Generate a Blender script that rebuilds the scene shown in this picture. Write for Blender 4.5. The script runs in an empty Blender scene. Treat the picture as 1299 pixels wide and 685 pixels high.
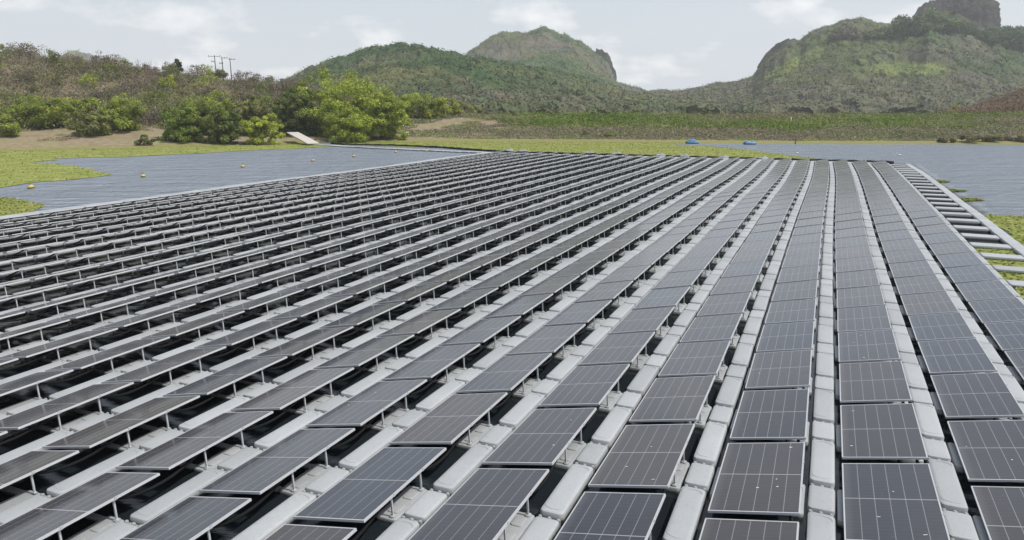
import bpy, bmesh, math, random
import numpy as np
from mathutils import Vector, Matrix
random.seed(7); rng = np.random.default_rng(11)
S = bpy.context.scene
COL = S.collection
R = math.radians
# ------------------------------------------------------------------ camera
F_PX = 908.45; TH = 0.2241; PSI = 0.4091; CU, CV, HC = 1.0959, -9.508, 5.8107
cd = bpy.data.cameras.new('camera'); cam = bpy.data.objects.new('camera', cd); COL.objects.link(cam)
cam.location = (0, 0, HC); cam.rotation_euler = (math.pi/2 - TH, 0, 0)
cd.sensor_width = 36; cd.lens = F_PX/1299*36; cd.clip_end = 9000; cd.clip_start = 0.1
S.camera = cam
def proj(x, y, z):
    zz = y*math.cos(TH) - (z-HC)*math.sin(TH)
    up = y*math.sin(TH) + (z-HC)*math.cos(TH)
    return 649.5+F_PX*x/zz, 342.5-F_PX*up/zz
def ray(px, py):
    a = (px-649.5)/F_PX; b = (342.5-py)/F_PX
    return a, math.cos(TH)+b*math.sin(TH), -math.sin(TH)+b*math.cos(TH)
def on_plane(px, py, z=0.0):
    a, b, c = ray(px, py); t = (z-HC)/c; return a*t, b*t
def at_depth(px, py, y):
    a, b, c = ray(px, py); t = y/b; return a*t, y, HC+c*t
def az(px): return (px-649.5)/F_PX*0.9995/1.0256*1.0      # x / y for far points near the horizon
def px_of(x, y):
    return 649.5 + F_PX*(x/np.maximum(y, 1e-3))*0.975
# ------------------------------------------------------------------ helpers
def tag(o, label=None, cat=None, group=None, kind=None):
    if label: o['label'] = label
    if cat: o['category'] = cat
    if group: o['group'] = group
    if kind: o['kind'] = kind
    return o
def empty(name, loc=(0,0,0), rz=0.0):
    o = bpy.data.objects.new(name, None); COL.objects.link(o)
    o.location = loc; o.rotation_euler = (0,0,rz); o.empty_display_size = .3
    return o
def link(name, me, mat=None, parent=None, loc=None, rz=None):
    if mat is not None and not me.materials: me.materials.append(mat)
    o = bpy.data.objects.new(name, me); COL.objects.link(o)
    if parent is not None: o.parent = parent
    if loc is not None: o.location = loc
    if rz is not None: o.rotation_euler = (0,0,rz)
    return o
def np_mesh(name, V, Fq, colors=None, uv=None, smooth=False, rnd=None):
    """quads only; V (n,3), Fq (m,4); colors per face (m,3); uv per loop (m*4,2)"""
    me = bpy.data.meshes.new(name); n = len(V); m = len(Fq)
    me.vertices.add(n); me.vertices.foreach_set('co', np.ascontiguousarray(V, dtype=np.float32).ravel())
    me.loops.add(m*4); me.loops.foreach_set('vertex_index', np.ascontiguousarray(Fq, dtype=np.int32).ravel())
    me.polygons.add(m); me.polygons.foreach_set('loop_start', np.arange(0, m*4, 4, dtype=np.int32))
    me.polygons.foreach_set('loop_total', np.full(m, 4, dtype=np.int32))
    me.polygons.foreach_set('use_smooth', np.full(m, smooth, dtype=bool))
    if uv is not None:
        l = me.uv_layers.new(name='UVMap'); l.data.foreach_set('uv', np.ascontiguousarray(uv, dtype=np.float32).ravel())
    me.update(calc_edges=True)
    if colors is not None:
        a = me.attributes.new('tint', 'FLOAT_COLOR', 'FACE')
        c = np.concatenate([colors, np.ones((m,1))], 1)
        a.data.foreach_set('color', np.ascontiguousarray(c, dtype=np.float32).ravel())
    if rnd is not None:
        a = me.attributes.new('rnd', 'FLOAT', 'FACE'); a.data.foreach_set('value', np.ascontiguousarray(rnd, dtype=np.float32))
    return me
class MB:
    """collects quads"""
    def __init__(s): s.V = []; s.F = []
    def add(s, V, F):
        k = len(s.V); s.V += [tuple(v) for v in V]; s.F += [tuple(i+k for i in f) for f in F]; return s
    def box(s, c, d, M=None):
        x, y, z = (q/2 for q in d)
        V = [Vector((a*x, b*y, e*z)) for a in (-1,1) for b in (-1,1) for e in (-1,1)]
        if M is not None: V = [M @ v for v in V]
        V = [v + Vector(c) for v in V]
        return s.add(V, [(0,1,3,2),(4,6,7,5),(0,4,5,1),(2,3,7,6),(0,2,6,4),(1,5,7,3)])
    def bar(s, a, b, w, h=None, n=4):
        a = Vector(a); b = Vector(b); d = b-a; M = d.to_track_quat('Z', 'Y').to_matrix()
        if n == 4: return s.box((a+b)/2, (w, h or w, d.length), M)
    def tube(s, pts, rad, n=8, caps=True):
        pts = [Vector(p) for p in pts]; rad = rad if hasattr(rad, '__len__') else [rad]*len(pts)
        V = []; F = []
        for i, p in enumerate(pts):
            d = (pts[min(i+1, len(pts)-1)] - pts[max(i-1, 0)]).normalized()
            q = d.to_track_quat('Z', 'Y').to_matrix()
            for k in range(n):
                t = 2*math.pi*k/n; V.append(p + q @ Vector((math.cos(t)*rad[i], math.sin(t)*rad[i], 0)))
        for i in range(len(pts)-1):
            for k in range(n):
                a = i*n+k; b = i*n+(k+1) % n; F.append((a, b, b+n, a+n))
        if caps:
            for base, rev in ((0, True), ((len(pts)-1)*n, False)):
                for k in range(1, n-1, 2):
                    q = (base, base+k, base+k+1, base+(k+2) % n)
                    if len(set(q)) == 4: F.append(tuple(reversed(q)) if rev else q)
        return s.add(V, F)
    def lathe(s, prof, n=16, c=(0,0,0)):
        V = []; F = []
        for r_, z in prof:
            for k in range(n):
                t = 2*math.pi*k/n; V.append((c[0]+r_*math.cos(t), c[1]+r_*math.sin(t), c[2]+z))
        for i in range(len(prof)-1):
            for k in range(n):
                a = i*n+k; b = i*n+(k+1) % n; F.append((a, b, b+n, a+n))
        return s.add(V, F)
    def rbox(s, cx, cy, lx, ly, z0, z1, rad=.06, edge=.03, seg=4, crown=0.0):
        """rounded-corner tub: rings from bottom to top and a cap"""
        rings = [(z0, edge), (z0+edge, 0), (z1-edge, 0), (z1-edge*.35, edge*.3), (z1, edge), ]
        V = []; F = []; n = 4*(seg+1)
        def ring(z, ins):
            r_ = max(rad-ins, .004); hx = lx/2-ins-r_; hy = ly/2-ins-r_; out = []
            for q, (sx, sy) in enumerate(((1,1),(-1,1),(-1,-1),(1,-1))):
                for k in range(seg+1):
                    t = math.pi/2*(q + k/seg); out.append((cx+sx*hx+r_*math.cos(t), cy+sy*hy+r_*math.sin(t), z))
            return out
        for z, i in rings: V += ring(z, i)
        for i in range(len(rings)-1):
            for k in range(n):
                a = i*n+k; b = i*n+(k+1) % n; F.append((a, b, b+n, a+n))
        top = (len(rings)-1)*n
        for k in range(n//2-1):                                # strip across the top
            F.append((top+k, top+k+1, top+n-2-k, top+n-1-k))
        return s.add(V, F)
    def arrays(s): return np.array(s.V, dtype=float), np.array(s.F, dtype=np.int64)
    def mesh(s, name, smooth=False, **k):
        V, F = s.arrays(); return np_mesh(name, V, F, smooth=smooth, **k)
def tile(V, F, mats):
    """mats: (k,3,4) transforms"""
    k = len(mats); n = len(V)
    W = np.einsum('kij,nj->kni', mats[:, :, :3], V) + mats[:, None, :, 3]
    FF = F[None] + (np.arange(k)*n)[:, None, None]
    return W.reshape(-1, 3), FF.reshape(-1, F.shape[1])
def auto_smooth(me, ang=35):
    me.polygons.foreach_set('use_smooth', [True]*len(me.polygons))
    bm = bmesh.new(); bm.from_mesh(me)
    for e in bm.edges:
        if len(e.link_faces) == 2 and e.calc_face_angle(0) > R(ang): e.smooth = False
    bm.to_mesh(me); bm.free(); return me
# value noise
_T = rng.random((256, 256))
def vnoise(x, y):
    xi = np.floor(x).astype(int); yi = np.floor(y).astype(int); fx = x-xi; fy = y-yi
    fx = fx*fx*(3-2*fx); fy = fy*fy*(3-2*fy)
    g = lambda a, b: _T[a & 255, b & 255]
    return (g(xi,yi)*(1-fx)+g(xi+1,yi)*fx)*(1-fy) + (g(xi,yi+1)*(1-fx)+g(xi+1,yi+1)*fx)*fy
def fbm(x, y, o=4):
    x = np.asarray(x, float); y = np.asarray(y, float); s = 0; a = .5; t = 0
    for i in range(o):
        s = s + a*vnoise(x*2**i+17.3*i, y*2**i+9.1*i); t += a; a *= .5
    return s/t
def sstep(a, b, x):
    t = np.clip((np.asarray(x, float)-a)/(b-a), 0, 1); return t*t*(3-2*t)
# ------------------------------------------------------------------ materials
def new_mat(name):
    m = bpy.data.materials.new(name); m.use_nodes = True; nt = m.node_tree; nt.nodes.clear()
    out = nt.nodes.new('ShaderNodeOutputMaterial'); b = nt.nodes.new('ShaderNodeBsdfPrincipled')
    nt.links.new(b.outputs[0], out.inputs[0]); return m, nt, b, out
def N(nt, t, **k):
    n = nt.nodes.new('ShaderNode'+t)
    for a, v in k.items():
        if a.startswith('i_'):
            key = a[2:]; n.inputs[int(key) if key.isdigit() else key.replace('_', ' ')].default_value = v
        else: setattr(n, a, v)
    return n
def mth(nt, op, a, b=None, c=None, clamp=False):
    n = nt.nodes.new('ShaderNodeMath'); n.operation = op; n.use_clamp = clamp
    for i, v in enumerate((a, b, c)):
        if v is None: continue
        if isinstance(v, (int, float)): n.inputs[i].default_value = v
        else: nt.links.new(v, n.inputs[i])
    return n.outputs[0]
def mix(nt, f, a, b, blend='MIX'):
    n = nt.nodes.new('ShaderNodeMix'); n.data_type = 'RGBA'; n.blend_type = blend
    for i, v in ((0, f), (6, a), (7, b)):
        if isinstance(v, (int, float)): n.inputs[i].default_value = v
        elif isinstance(v, tuple): n.inputs[i].default_value = (*v, 1) if len(v) == 3 else v
        else: nt.links.new(v, n.inputs[i])
    return n.outputs[2]
def noise(nt, vec, scale, detail=4, rough=.55, out='Fac'):
    n = nt.nodes.new('ShaderNodeTexNoise'); n.inputs['Scale'].default_value = scale
    n.inputs['Detail'].default_value = detail; n.inputs['Roughness'].default_value = rough
    if vec is not None: nt.links.new(vec, n.inputs['Vector'])
    return n.outputs[out]
def ramp(nt, f, stops):
    n = nt.nodes.new('ShaderNodeValToRGB'); e = n.color_ramp.elements
    e[0].position, e[0].color = stops[0][0], (*stops[0][1], 1); e[1].position, e[1].color = stops[-1][0], (*stops[-1][1], 1)
    for p, c in stops[1:-1]:
        q = e.new(p); q.color = (*c, 1)
    nt.links.new(f, n.inputs[0]); return n.outputs[0]
def bump(nt, b, h, strength=.3, dist=.02):
    n = nt.nodes.new('ShaderNodeBump'); n.inputs['Strength'].default_value = strength; n.inputs['Distance'].default_value = dist
    nt.links.new(h, n.inputs['Height']); nt.links.new(n.outputs[0], b.inputs['Normal'])
def plain(name, col, rough=.6, metal=0.0, var=.12, scale=8.0, spec=.5):
    m, nt, b, o = new_mat(name)
    tc = N(nt, 'TexCoord'); f = noise(nt, tc.outputs['Object'], scale, 5)
    c = mix(nt, f, tuple(x*(1-var) for x in col), tuple(min(1, x*(1+var)) for x in col))
    nt.links.new(c, b.inputs['Base Color']); b.inputs['Roughness'].default_value = rough
    b.inputs['Metallic'].default_value = metal; b.inputs['Specular IOR Level'].default_value = spec
    return m
def leaf_mat(name, trans=.25, rough=.6):
    m, nt, b, o = new_mat(name)
    a = N(nt, 'Attribute', attribute_name='tint')
    nt.links.new(a.outputs['Color'], b.inputs['Base Color']); b.inputs['Roughness'].default_value = rough
    b.inputs['Specular IOR Level'].default_value = .25
    t = N(nt, 'BsdfTranslucent'); nt.links.new(a.outputs['Color'], t.inputs['Color'])
    x = N(nt, 'MixShader', i_0=trans); nt.links.new(b.outputs[0], x.inputs[1]); nt.links.new(t.outputs[0], x.inputs[2])
    nt.links.new(x.outputs[0], o.inputs[0]); return m
LEAF = leaf_mat('foliage'); WOOD = leaf_mat('woodland_foliage', .06, .8); TWIG = leaf_mat('dry_twigs', .1, .8)
BARK = plain('bark', (.13,.10,.075), .9, scale=5, var=.3)
FRAME = plain('aluminium_frame', (.54,.55,.565), .38, .35, .06)
GALV = plain('galvanised_steel', (.50,.52,.54), .4, .3, .1)
RUBBER = plain('black_rubber', (.006,.006,.007), .7, spec=.2)
PINM = plain('grey_pin', (.27,.28,.28), .6)
def float_material(name, tone=1.0, individual=True, w0=.04, w1=.115):
    m, nt, b, o = new_mat(name)
    geo = N(nt, 'NewGeometry'); tc = N(nt, 'TexCoord'); P = geo.outputs['Position']
    f1 = noise(nt, P, 1.3, 5, .6); f2 = noise(nt, P, 22.0, 4, .6)
    c = mix(nt, f1, tuple(x*tone for x in (.305,.326,.340)), tuple(x*tone for x in (.380,.402,.413)))
    d = mth(nt, 'MULTIPLY', mth(nt, 'SUBTRACT', f2, .52, clamp=True), 2.2, clamp=True)
    c = mix(nt, d, c, tuple(x*tone for x in (.25,.26,.26)))
    # waterline algae and dirt, plus painted-in shade on the lower sides
    sx = N(nt, 'SeparateXYZ'); nt.links.new(P, sx.inputs[0])
    low = N(nt, 'MapRange'); low.inputs[1].default_value = w0; low.inputs[2].default_value = w1
    low.inputs[3].default_value = 1; low.inputs[4].default_value = 0
    zz = mth(nt, 'ADD', sx.outputs[2], mth(nt, 'MULTIPLY', mth(nt, 'SUBTRACT', f2, .5), (w1-w0))); nt.links.new(zz, low.inputs[0])
    c = mix(nt, low.outputs[0], c, (.035,.038,.028))
    if individual:
        oi = N(nt, 'ObjectInfo'); v = mth(nt, 'MULTIPLY_ADD', oi.outputs['Random'], .16, .90)
    else:
        at = N(nt, 'Attribute', attribute_name='rnd'); v = mth(nt, 'MULTIPLY_ADD', at.outputs['Fac'], .16, .90)
    cc = N(nt, 'CombineColor'); [nt.links.new(v, cc.inputs[i]) for i in range(3)]
    c = mix(nt, 1.0, c, cc.outputs[0], 'MULTIPLY')
    nt.links.new(c, b.inputs['Base Color']); b.inputs['Roughness'].default_value = .55; b.inputs['Specular IOR Level'].default_value = .35
    bump(nt, b, noise(nt, P, 90.0, 3), .25, .004)
    return m
FLOAT_A = float_material('pale_polyethylene'); FLOAT_B = float_material('pale_polyethylene_bulk', 1.0, False)
SUP_A = float_material('grey_polyethylene', .95, True, .01, .05); SUP_B = float_material('grey_polyethylene_bulk', .9, False, .01, .05)
def glass_material(name, individual):
    m, nt, b, o = new_mat(name)
    uv = N(nt, 'UVMap'); sp = N(nt, 'SeparateXYZ'); nt.links.new(uv.outputs[0], sp.inputs[0])
    U, V_ = sp.outputs[0], sp.outputs[1]
    geo = N(nt, 'NewGeometry'); P = geo.outputs['Position']
    if individual: oi = N(nt, 'ObjectInfo'); rn = oi.outputs['Random']
    else: at = N(nt, 'Attribute', attribute_name='rnd'); rn = at.outputs['Fac']
    wn = N(nt, 'TexWhiteNoise', noise_dimensions='1D'); nt.links.new(mth(nt, 'MULTIPLY', rn, 91.7), wn.inputs['W'])
    def line(coord, cells, wid, lo=0.0, hi=1.0):
        t = mth(nt, 'MULTIPLY', coord, float(cells)); fr = mth(nt, 'FRACT', mth(nt, 'ADD', t, .5))
        d = mth(nt, 'ABSOLUTE', mth(nt, 'SUBTRACT', fr, .5))
        return mth(nt, 'LESS_THAN', d, wid*cells)
    inU = mth(nt, 'MULTIPLY', mth(nt, 'GREATER_THAN', U, .03), mth(nt, 'LESS_THAN', U, .97))
    l6 = mth(nt, 'MULTIPLY', line(U, 6, .0038), inU)
    mid = mth(nt, 'LESS_THAN', mth(nt, 'ABSOLUTE', mth(nt, 'SUBTRACT', V_, .5)), .0042)
    fine = line(V_, 24, .0009); bus = line(U, 60, .0009)
    # cell colour, different per panel
    c = mix(nt, wn.outputs[0], (.009,.014,.026), (.020,.019,.022))
    c = mix(nt, mth(nt, 'MULTIPLY', fine, .30), c, (.13,.14,.15))
    c = mix(nt, mth(nt, 'MULTIPLY', bus, .10), c, (.13,.14,.15))
    c = mix(nt, mth(nt, 'MULTIPLY', mth(nt, 'MAXIMUM', mth(nt, 'MULTIPLY', l6, .7), mid), .62), c, (.42,.43,.44))
    # dust film with streaks running down the slope
    mp = N(nt, 'Mapping'); mp.inputs['Scale'].default_value = (.35, 3.0, 1); mp.inputs['Rotation'].default_value = (0,0,PSI)
    nt.links.new(P, mp.inputs[0])
    st = noise(nt, mp.outputs[0], 3.0, 5, .6); bl = noise(nt, P, .55, 3, .5); sp_ = noise(nt, P, 26.0, 2, .5)
    dust = mth(nt, 'MULTIPLY_ADD', st, .035, mth(nt, 'MULTIPLY', bl, .045))
    dust = mth(nt, 'ADD', dust, mth(nt, 'MULTIPLY_ADD', rn, .06, -.012))
    dust = mth(nt, 'ADD', dust, mth(nt, 'MULTIPLY', mth(nt, 'GREATER_THAN', sp_, .73), .12))
    edge = mth(nt, 'MULTIPLY', mth(nt, 'SUBTRACT', .10, U, clamp=True), 1.2)          # silt gathered at the low edge
    dust = mth(nt, 'ADD', dust, edge, clamp=True)
    dcol = mix(nt, wn.outputs[0], (.27,.30,.31), (.33,.295,.27))
    c = mix(nt, dust, c, dcol)
    nt.links.new(c, b.inputs['Base Color'])
    nt.links.new(mth(nt, 'MULTIPLY_ADD', dust, .5, .12), b.inputs['Roughness'])
    b.inputs['IOR'].default_value = 1.5; b.inputs['Specular IOR Level'].default_value = .5
    b.inputs['Sheen Weight'].default_value = .10; b.inputs['Sheen Roughness'].default_value = .5; b.inputs['Sheen Tint'].default_value = (.95,.93,.92,1)   # fine dust film
    return m
GLASS_A = glass_material('solar_glass', True); GLASS_B = glass_material('solar_glass_bulk', False)
BACK = plain('backsheet', (.10,.10,.105), .6)
# ------------------------------------------------------------------ world and sun
SUN_EL = R(57); SUN_DIR_AZ = R(-62)   # direction towards the sun, angle in plan from +Y towards +X is positive: see below
sx_, sy_ = 0.93, -0.36                # towards the sun in plan: from the right and a little behind the camera
l_ = math.hypot(sx_, sy_); sx_, sy_ = sx_/l_, sy_/l_
w = bpy.data.worlds.new('World'); S.world = w; w.use_nodes = True; nt = w.node_tree; nt.nodes.clear()
wo = nt.nodes.new('ShaderNodeOutputWorld'); bg = nt.nodes.new('ShaderNodeBackground')
sky = nt.nodes.new('ShaderNodeTexSky'); sky.sky_type = 'NISHITA'; sky.sun_disc = False
sky.sun_elevation = SUN_EL; sky.sun_rotation = math.atan2(sx_, sy_); sky.altitude = 50
sky.air_density = 1.0; sky.dust_density = 3.5; sky.ozone_density = 1.0
tc = N(nt, 'TexCoord'); D = tc.outputs['Generated']
sp = N(nt, 'SeparateXYZ'); nt.links.new(D, sp.inputs[0])
up = mth(nt, 'MAXIMUM', sp.outputs[2], .0); den = mth(nt, 'ADD', up, .42)
cv = N(nt, 'CombineXYZ'); nt.links.new(mth(nt, 'DIVIDE', sp.outputs[0], den), cv.inputs[0]); nt.links.new(mth(nt, 'DIVIDE', sp.outputs[1], den), cv.inputs[1])
n1 = noise(nt, cv.outputs[0], 4.2, 8, .55); n2 = noise(nt, cv.outputs[0], 1.3, 3, .5)
cl = mth(nt, 'MULTIPLY', mth(nt, 'SUBTRACT', mth(nt, 'ADD', n1, mth(nt, 'MULTIPLY', n2, .55)), .80, clamp=True), 5.5, clamp=True)
hz = mth(nt, 'POWER', mth(nt, 'SUBTRACT', 1.0, up, clamp=True), 4.0)           # pale humid air low over the horizon
c = mix(nt, mth(nt, 'MULTIPLY_ADD', hz, .50, .36), sky.outputs[0], (6.35, 6.8, 7.4))
c = mix(nt, mth(nt, 'MULTIPLY', cl, .75), c, (9.0, 8.9, 8.9))
nt.links.new(c, bg.inputs[0]); bg.inputs[1].default_value = .132; nt.links.new(bg.outputs[0], wo.inputs[0])
sl = bpy.data.lights.new('sun', 'SUN'); sl.energy = 3.9; sl.angle = R(.6); sl.color = (1, .955, .89)
so = bpy.data.objects.new('sun', sl); COL.objects.link(so)
tow = Vector((sx_*math.cos(SUN_EL), sy_*math.cos(SUN_EL), math.sin(SUN_EL)))
so.rotation_euler = (-tow).to_track_quat('-Z', 'Y').to_euler(); so.location = (0,0,300)
S.view_settings.view_transform = 'Standard'; S.view_settings.look = 'None'
S.view_settings.exposure = 0.0; S.view_settings.gamma = 1
# ------------------------------------------------------------------ terrain
D0P = ([-900,-300,0,200,380,430,520,700,1010,1299,1900], [90,93,95.5,103,117.5,122,122.5,122,116,114.5,112])
CRP = ([-900,-300,0,60,130,200,330,400,500,560], [20,19,17.3,17.4,16.0,14.3,11.2,9.6,5.6,4.0])
def ground_h(x, y):
    x = np.asarray(x, float); y = np.asarray(y, float)
    px = np.where(y > 5, px_of(x, np.maximum(y, 5)), np.where(x < 0, -900, 1900))
    s = y - np.interp(px, *D0P) - 1.6*(fbm(x*.09, y*.09, 3)-.5)
    zc = np.interp(px, *CRP)
    left = np.interp(s, [-30,-6,0,10,18,27], [-2,-.9,.04,1.1,2.3,3.1]) 
    t = sstep(24, 88, s); left = left + t*(zc-3.1)*1.0 - sstep(100, 260, s)*(zc-3.5)
    dam = np.interp(s, [-30,-6,0,3,7.5,9,23,28,44,400], [-2,-.9,.05,.18,.35,.6,3.95,4.0,1.5,2.0])
    right = np.interp(s, [-30,-6,0,3,26,60,110,170,260,400], [-2,-.9,.05,.5,4.1,4.4,4.0,3.0,2.0,2.0])
    hump = 5.8*sstep(1165, 1290, px)*np.exp(-((s-88)/42)**2)
    k = sstep(535, 600, px); q = sstep(1120, 1290, px)
    h = left*(1-k) + (dam*(1-q) + right*q)*k + hump
    amp = np.clip(s/12, 0, 1)
    h = h + amp*(.35*(fbm(x*.12, y*.12, 4)-.5) + .10*(fbm(x*.8, y*.8, 3)-.5))
    h = h + .05*(fbm(x*.5+3, y*.5, 3)-.5)*(s > -3)
    return h
def grid_mesh(xs, ys, hf, name):
    X, Y = np.meshgrid(xs, ys); Z = hf(X, Y); V = np.stack([X, Y, Z], -1).reshape(-1, 3)
    nx, ny = len(xs), len(ys); i = np.arange(ny-1)[:, None]*nx + np.arange(nx-1)[None]
    F = np.stack([i, i+1, i+1+nx, i+nx], -1).reshape(-1, 4)
    return V, F
def axis(*segs):
    out = []
    for a, b, n in segs: out += list(np.linspace(a, b, n, endpoint=False))
    return np.array(out + [segs[-1][1]])
xs = axis((-5000,-900,12), (-900,-240,20), (-240,240,321), (240,900,20), (900,5000,12))
ys = axis((-3000,-200,8), (-200,88,12), (88,215,190), (215,420,40), (420,1500,20), (1500,6500,14))
V, F = grid_mesh(xs, ys, ground_h, 'ground')
m, nt, b, o = new_mat('dry_earth_and_grass'); GEO = N(nt, 'NewGeometry'); P = GEO.outputs['Position']
a1 = noise(nt, P, .11, 6, .6); a2 = noise(nt, P, 1.1, 5, .65); a3 = noise(nt, P, .045, 3, .5)
mp = N(nt, 'Mapping'); mp.inputs['Scale'].default_value = (.25,1.6,1); nt.links.new(P, mp.inputs[0]); a4 = noise(nt, mp.outputs[0], .35, 5, .6)
c = ramp(nt, a2, [(.3,(.155,.12,.085)),(.5,(.235,.19,.13)),(.72,(.32,.26,.185))])
gr = mth(nt, 'MULTIPLY', mth(nt, 'SUBTRACT', a4, .47, clamp=True), 7.0, clamp=True)
c = mix(nt, mth(nt, 'MULTIPLY', gr, .55), c, (.20,.22,.07))
red = mth(nt, 'MULTIPLY', mth(nt, 'SUBTRACT', a1, .52, clamp=True), 6.0, clamp=True)
c = mix(nt, mth(nt, 'MULTIPLY', red, .5), c, (.24,.16,.11))
sz = N(nt, 'SeparateXYZ'); nt.links.new(P, sz.inputs[0])
lo = N(nt, 'MapRange'); lo.inputs[1].default_value = .55; lo.inputs[2].default_value = .08; lo.inputs[3].default_value = 0; lo.inputs[4].default_value = 1
nt.links.new(mth(nt, 'ADD', sz.outputs[2], mth(nt, 'MULTIPLY', mth(nt, 'SUBTRACT', a2, .5), 1.1)), lo.inputs[0])
c = mix(nt, mth(nt, 'MULTIPLY', lo.outputs[0], .85), c, mix(nt, a2, (.14,.15,.04), (.24,.235,.075)))
nt.links.new(c, b.inputs['Base Color']); b.inputs['Roughness'].default_value = .95; b.inputs['Specular IOR Level'].default_value = .1
bump(nt, b, noise(nt, P, 3.0, 6, .7), .8, .12)
GROUND_MAT = m
tag(link('ground', np_mesh('ground', V, F, smooth=True), GROUND_MAT), kind='structure')
# lake
WDIST = .9
m, nt, b, o = new_mat('lake_water'); geo = N(nt, 'NewGeometry'); P = geo.outputs['Position']
mp = N(nt, 'Mapping'); mp.inputs['Scale'].default_value = (.55,1.3,1); mp.inputs['Rotation'].default_value = (0,0,R(12)); nt.links.new(P, mp.inputs[0])
h1 = noise(nt, mp.outputs[0], 1.1, 5, .7); h2 = noise(nt, mp.outputs[0], .33, 4, .55); h3 = noise(nt, P, .035, 3, .5)
hh = mth(nt, 'ADD', mth(nt, 'MULTIPLY', h1, .6), mth(nt, 'MULTIPLY', h2, .9))
b.inputs['Base Color'].default_value = (.012,.017,.020,1); b.inputs['Sheen Weight'].default_value = .55; b.inputs['Sheen Roughness'].default_value = .45; b.inputs['Sheen Tint'].default_value = (.78,.88,1,1); b.inputs['IOR'].default_value = 1.333
nt.links.new(mth(nt, 'MULTIPLY_ADD', h3, .06, .22), b.inputs['Roughness'])
sw = N(nt, 'SeparateXYZ'); nt.links.new(P, sw.inputs[0]); cp_, sp_ = math.cos(PSI), math.sin(PSI)
uu = mth(nt, 'ADD', mth(nt, 'SUBTRACT', mth(nt, 'MULTIPLY', sw.outputs[0], cp_), mth(nt, 'MULTIPLY', sw.outputs[1], sp_)), CU)
vv = mth(nt, 'ADD', mth(nt, 'ADD', mth(nt, 'MULTIPLY', sw.outputs[0], sp_), mth(nt, 'MULTIPLY', sw.outputs[1], cp_)), CV)
def edge_(x, a, b_):
    n_ = N(nt, 'MapRange', interpolation_type='SMOOTHSTEP'); n_.inputs[1].default_value = a; n_.inputs[2].default_value = b_; nt.links.new(x, n_.inputs[0]); return n_.outputs[0]
shel = mth(nt, 'MULTIPLY', mth(nt, 'MULTIPLY', edge_(uu, -40, -38.5), edge_(uu, 10.2, 9.0)), edge_(vv, 76, 74))   # little wind gets between the floats
hh = mth(nt, 'MULTIPLY', hh, mth(nt, 'MULTIPLY_ADD', shel, -.97, 1.0))
bump(nt, b, hh, 1.0, WDIST); nt.links.new(mth(nt, 'MULTIPLY', mth(nt, 'SUBTRACT', 1.0, shel), .78), b.inputs['Sheen Weight'])
nt.links.new(mth(nt, 'MULTIPLY_ADD', shel, -.14, .24), b.inputs['Roughness']); WATER = m
V, F = grid_mesh(axis((-5000,-300,6),(-300,300,10),(300,5000,6)), axis((-3000,0,6),(0,150,6)), lambda X, Y: X*0, 'w')
tag(link('lake_water', np_mesh('lake_water', V, F), WATER), kind='structure')
# ------------------------------------------------------------------ foliage generators
def leaf_quads(C, size, nrm, col, asp=.65):
    n = len(C); r = rng.normal(size=(n, 3)); nrm = nrm/np.linalg.norm(nrm, axis=1, keepdims=True)
    t = np.cross(nrm, r); t /= np.linalg.norm(t, axis=1, keepdims=True)+1e-9; bt = np.cross(nrm, t)
    s = (size if hasattr(size, '__len__') else np.full(n, size))[:, None]*.5
    V = np.stack([C - t*s, C - bt*s*asp, C + t*s, C + bt*s*asp], 1).reshape(-1, 3)
    return V, np.arange(n*4).reshape(-1, 4), col
def join(parts):
    Vs, Fs, Cs, k = [], [], [], 0
    for V, F, C in parts: Vs.append(V); Fs.append(F+k); Cs.append(C); k += len(V)
    return np.concatenate(Vs), np.concatenate(Fs), np.concatenate(Cs)
def jitter(col, n, a=.25, hue=.12):
    c = np.array(col)[None]*(1 + a*rng.uniform(-1, 1, (n, 1))); return np.clip(c*(1+hue*rng.uniform(-1, 1, (n, 3))), .004, .9)
def crown(rx, ry, rz, cz, nblob, nleaf, size, col, col2=None, flat=.0, ragged=.35, blob=.30, seed=None):
    """leaf clumps through an uneven crown, local coords, centre height cz"""
    parts = []
    for i in range(nblob):
        u = rng.normal(size=3); u /= np.linalg.norm(u); u[2] = u[2]*(1-flat) + flat*abs(u[2])
        rr = rng.uniform(.25, 1.0)**.5*(1 + ragged*rng.uniform(-.6, .45))
        c = np.array([u[0]*rx*rr, u[1]*ry*rr, cz + u[2]*rz*rr]); br = blob*(rx+ry+rz)/3*rng.uniform(.55, 1.25)
        c[2] = max(c[2], br*.25)
        d = rng.normal(size=(nleaf, 3)); d /= np.linalg.norm(d, axis=1, keepdims=True)
        rad = rng.uniform(.45, 1.12, (nleaf, 1)); Q = c + d*rad*br*np.array([1.15, 1.15, .8])
        Q = Q[Q[:, 2] > .02]; d = d[:len(Q)]
        base = np.array(col) if col2 is None else (np.array(col)*(1-(k:=rng.random())) + np.array(col2)*k)
        base = base*rng.uniform(.75, 1.25)
        nr = (Q-c)/br + rng.normal(size=Q.shape)*.55 + np.array([0, 0, .35])
        parts.append(leaf_quads(Q, size*rng.uniform(.6, 1.4, len(Q)), nr, jitter(base, len(Q))))
    return join(parts)
def trunk_mesh(h, r0, tips, lean=0.0):
    mb = MB(); top = Vector((lean, 0, h))
    pts = [Vector((0,0,-.4)), Vector((lean*.2, .03, h*.33)), Vector((lean*.6, -.03, h*.66)), top]
    mb.tube(pts, [r0*1.2, r0, r0*.8, r0*.6], 8)
    for t in tips:
        t = Vector(t); s = pts[2].lerp(top, random.random()); m_ = s.lerp(t, .5)+Vector((random.uniform(-.2,.2), random.uniform(-.2,.2), .15))
        mb.tube([s, m_, t], [r0*.5, r0*.34, r0*.12], 6)
    return mb
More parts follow.
